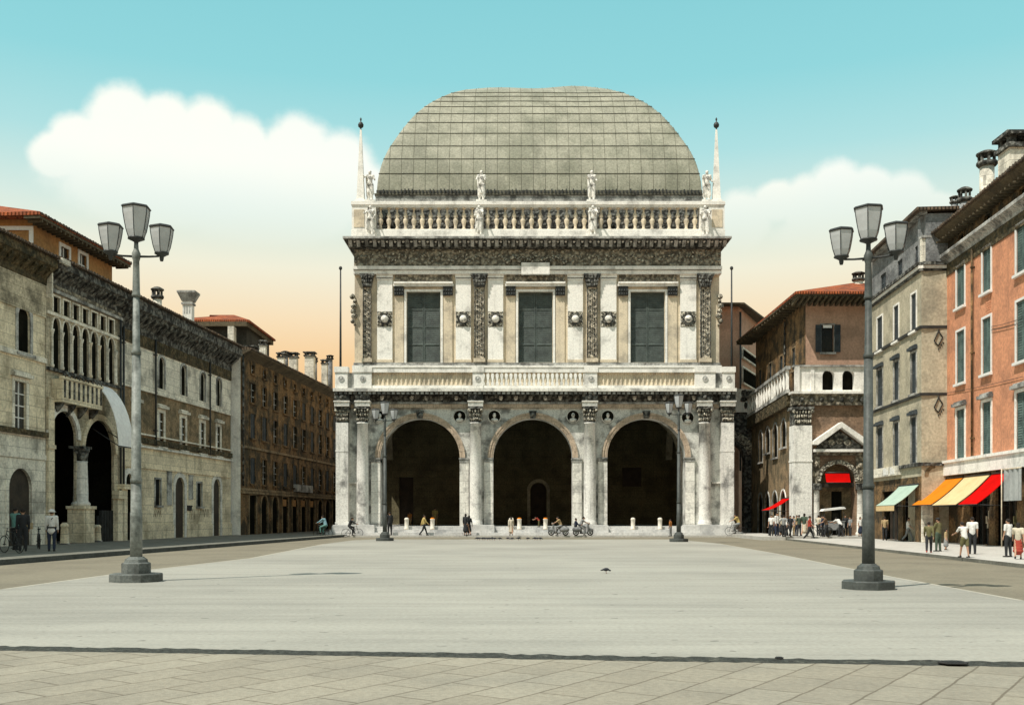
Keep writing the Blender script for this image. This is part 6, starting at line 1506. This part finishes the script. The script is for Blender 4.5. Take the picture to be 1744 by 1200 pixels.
ped(1401,-73.6,.12,1.2,35,'stand','man in navy standing left of the canopied cart',top='navy',bottom='dark',sleeve='long')
bicycle('bicycle parked between the red shirted man and the canopied cart',at(1390,-73.,.12),1.9)
ped(1432,-72.8,.12,.5,37,'bend','man in a white shirt bending over before the canopied cart',top='white',bottom='dark')
ped(1465,-73.2,.12,-2.8,33,'stand','woman in white blouse and dark skirt left of the right lamp pole',top='white',bottom='navy',low='skirt')
ped(1448,-74.2,.12,2.0,33,'stand','man in a grey shirt behind the woman in white by the right lamp',top='grey',bottom='dark')
ped(1582,941,.0,-.4,54,'walk2','person in dark olive with red shoes under the orange awning edge',top='olive',bottom='dark',shoe='cloth_red',sleeve='long')
ped(1598,938.5,.0,.6,57,'stand2','man in olive shirt and dark cap under the orange awning',top='olive',bottom='green',hat=('cap','dark'))
ped(1611,936,.0,-2.0,36,'stand','small child in a pale top holding on under the cream awning',top='tan',bottom='grey',low='skirt')
ped(1643,949,.0,.2,62,'lean','boy in a white shirt and olive shorts seen from behind on the right pavement',top='white',bottom='olive',low='shorts')
ped(1656,943,.0,-.2,63,'stand','man in a pale grey shirt and black trousers under the red awning',top='white',bottom='dark')
ped(1717,948,.0,.5,65,'stand','man in a white shirt and black trousers at the right edge',top='white',bottom='dark')
ped(1734,952,.0,-.5,64,'walk2','woman in white top and red and orange skirt at the right edge',top='pale',bottom='red',low='skirt')
for px,dd,top,bot,ps,lab in ((1346,-72.6,'dark','dark','walk2','man in black walking in front of the tall white pier'),(1357,-75.4,'tan','navy','stand','man in a tan shirt close against the tall white pier'),
    (1394,-75.6,'pale','dark','stand2','man in a cream shirt in the left part of the pedimented portal'),(1408,-72.2,'brown','dark','lean','man in brown leaning before the vendor cart'),
    (1440,-75.4,'dark','dark','stand','man in black standing in the portal right of the cart'),(1318,-76.5,'navy','dark','sit','person in navy seated under the small red awning'),(1335,-72.0,'grey','dark','hips','man in grey with hands on hips before the small red awning'),
    (1507,-66.,'tan','dark','stand','person in tan under the mint green awning'),(1547,-63.,'white','grey','walk','person in white walking past the cream house shop')):
    ped(px,dd,.12 if dd<-71 else 0,random.uniform(-3,3),36*75/abs(dd)*.98,ps,lab,top=top,bottom=bot,sleeve=random.choice(('short','long')))
# canopied vendor cart
L=at(1418,-74.4,.12); t=thing('vendor_cart','small grey vendor cart with a white canopy before the pedimented portal','cart',L); x,y,z=L
m=MB(); m.box(x-.75,x+.75,y-.4,y+.4,z+.45,z+1.05); m.box(x-.8,x+.8,y-.45,y+.45,z+1.051,z+1.1); m.build('cart_box','cloth_grey',t)
for s_ in (-1,1):
    m=MB(); m.tube([(x+s_*.45+.32*cos(2*pi*k/18),y-.45,z+.34+.32*sin(2*pi*k/18)) for k in range(19)],.03,6)
    for k in range(4): a=pi*k/4; m.tube([(x+s_*.45+.3*cos(a),y-.45,z+.34+.3*sin(a)),(x+s_*.45-.3*cos(a),y-.45,z+.34-.3*sin(a))],.012,4)
    m.build('wheel','iron',t)
m=MB(); [m.tube([(x+a,y+b_,z+1.1),(x+a,y+b_,z+1.85+.1*(a>0))],.015,6) for a in (-.7,.7) for b_ in (-.35,.35)]; m.build('canopy_post','iron',t)
m=MB(); m.prism([(x-.85,z+1.80),(x+.85,z+1.98),(x+.7,z+2.12),(x-.7,z+1.96)],y-.45,y+.45); m.build('canopy','white_paint',t)
# café table and chairs by the small red awning
L=at(1346,-75.6,.12); t=thing('cafe_table','small round pavement table beside the tall white pier','table',L); x,y,z=L
m=MB(); m.lathe(x,y,[(.32,z+.72),(.32,z+.75)],18); m.build('table_top','white_paint',t); m=MB(); m.lathe(x,y,[(.2,z),(.03,z+.05),(.025,z+.72)],10); m.build('table_leg','iron',t)
# pigeons
def pigeon(lab,loc,rz,grp=None,peck=0,sc_=1.):
    t=thing('pigeon',lab,'pigeon',(0,0,0),0,grp)
    hz_=.10 if peck else .25; hy=.17 if peck else .11
    blob('body','feather_dark',[('e',(0,0,.15),.06,.11,.065),('c',(0,.06,.17),(0,hy,hz_),.04,.026),('e',(0,hy+.01,hz_+.01),.026,.03,.026),('c',(0,-.08,.15),(0,-.21,.12),.04,.02),('e',(.05,-.02,.155),.02,.1,.04),('e',(-.05,-.02,.155),.02,.1,.04)],.01,t)
    m=MB(); m.capsule((0,hy+.03,hz_),(0,hy+.055,hz_-.008),.007,.003,6); m.build('beak','cloth_tan',t)
    m=MB(); [m.tube([(s_,0,.1),(s_,.01,.012),(s_,.04,.006)],.006,5) for s_ in (-.02,.02)]; m.build('legs','cloth_red',t)
    t.location=loc; t.rotation_euler=(0,0,rz); t.scale=(sc_,)*3; return t
gp_='pigeons in a row before the palace steps'
lbp='dark pigeon in the row of small birds on the square before the middle arch'
pg=pigeon(lbp,at(813,919.5,0),1.4,gp_,1,.95); pg2=pigeon(lbp,at(851,919.5,0),-1.3,gp_,1,.9)
for i,px in enumerate((816.5,822,825,830.5,834,838,842.5,865,872,883,899,911,915,920)):
    c=copy_tree(pg if i%2 else pg2); c.location=at(px,919.3+random.uniform(-.4,.6),0); c.rotation_euler=(0,0,random.uniform(-3,3))
pigeon('single dark pigeon alone in the middle of the square',at(1032,976,0),-1.2,None,1,.72)
for o_ in CARVE:
    md=o_.modifiers.new('skin','REMESH'); md.mode='VOXEL'; md.voxel_size=.035; md.use_smooth_shade=True; REM.append(o_)
# ------------------------------------------------------------ apply remesh once
dg=bpy.context.evaluated_depsgraph_get(); dg.update()
new=[(o,bpy.data.meshes.new_from_object(o.evaluated_get(dg))) for o in REM]
for o,me in new:
    users=[x for x in C.objects if x.type=='MESH' and x.data==o.data and x is not o]
    old=o.data; o.modifiers.clear(); o.data=me
    for x in users: x.modifiers.clear(); x.data=me
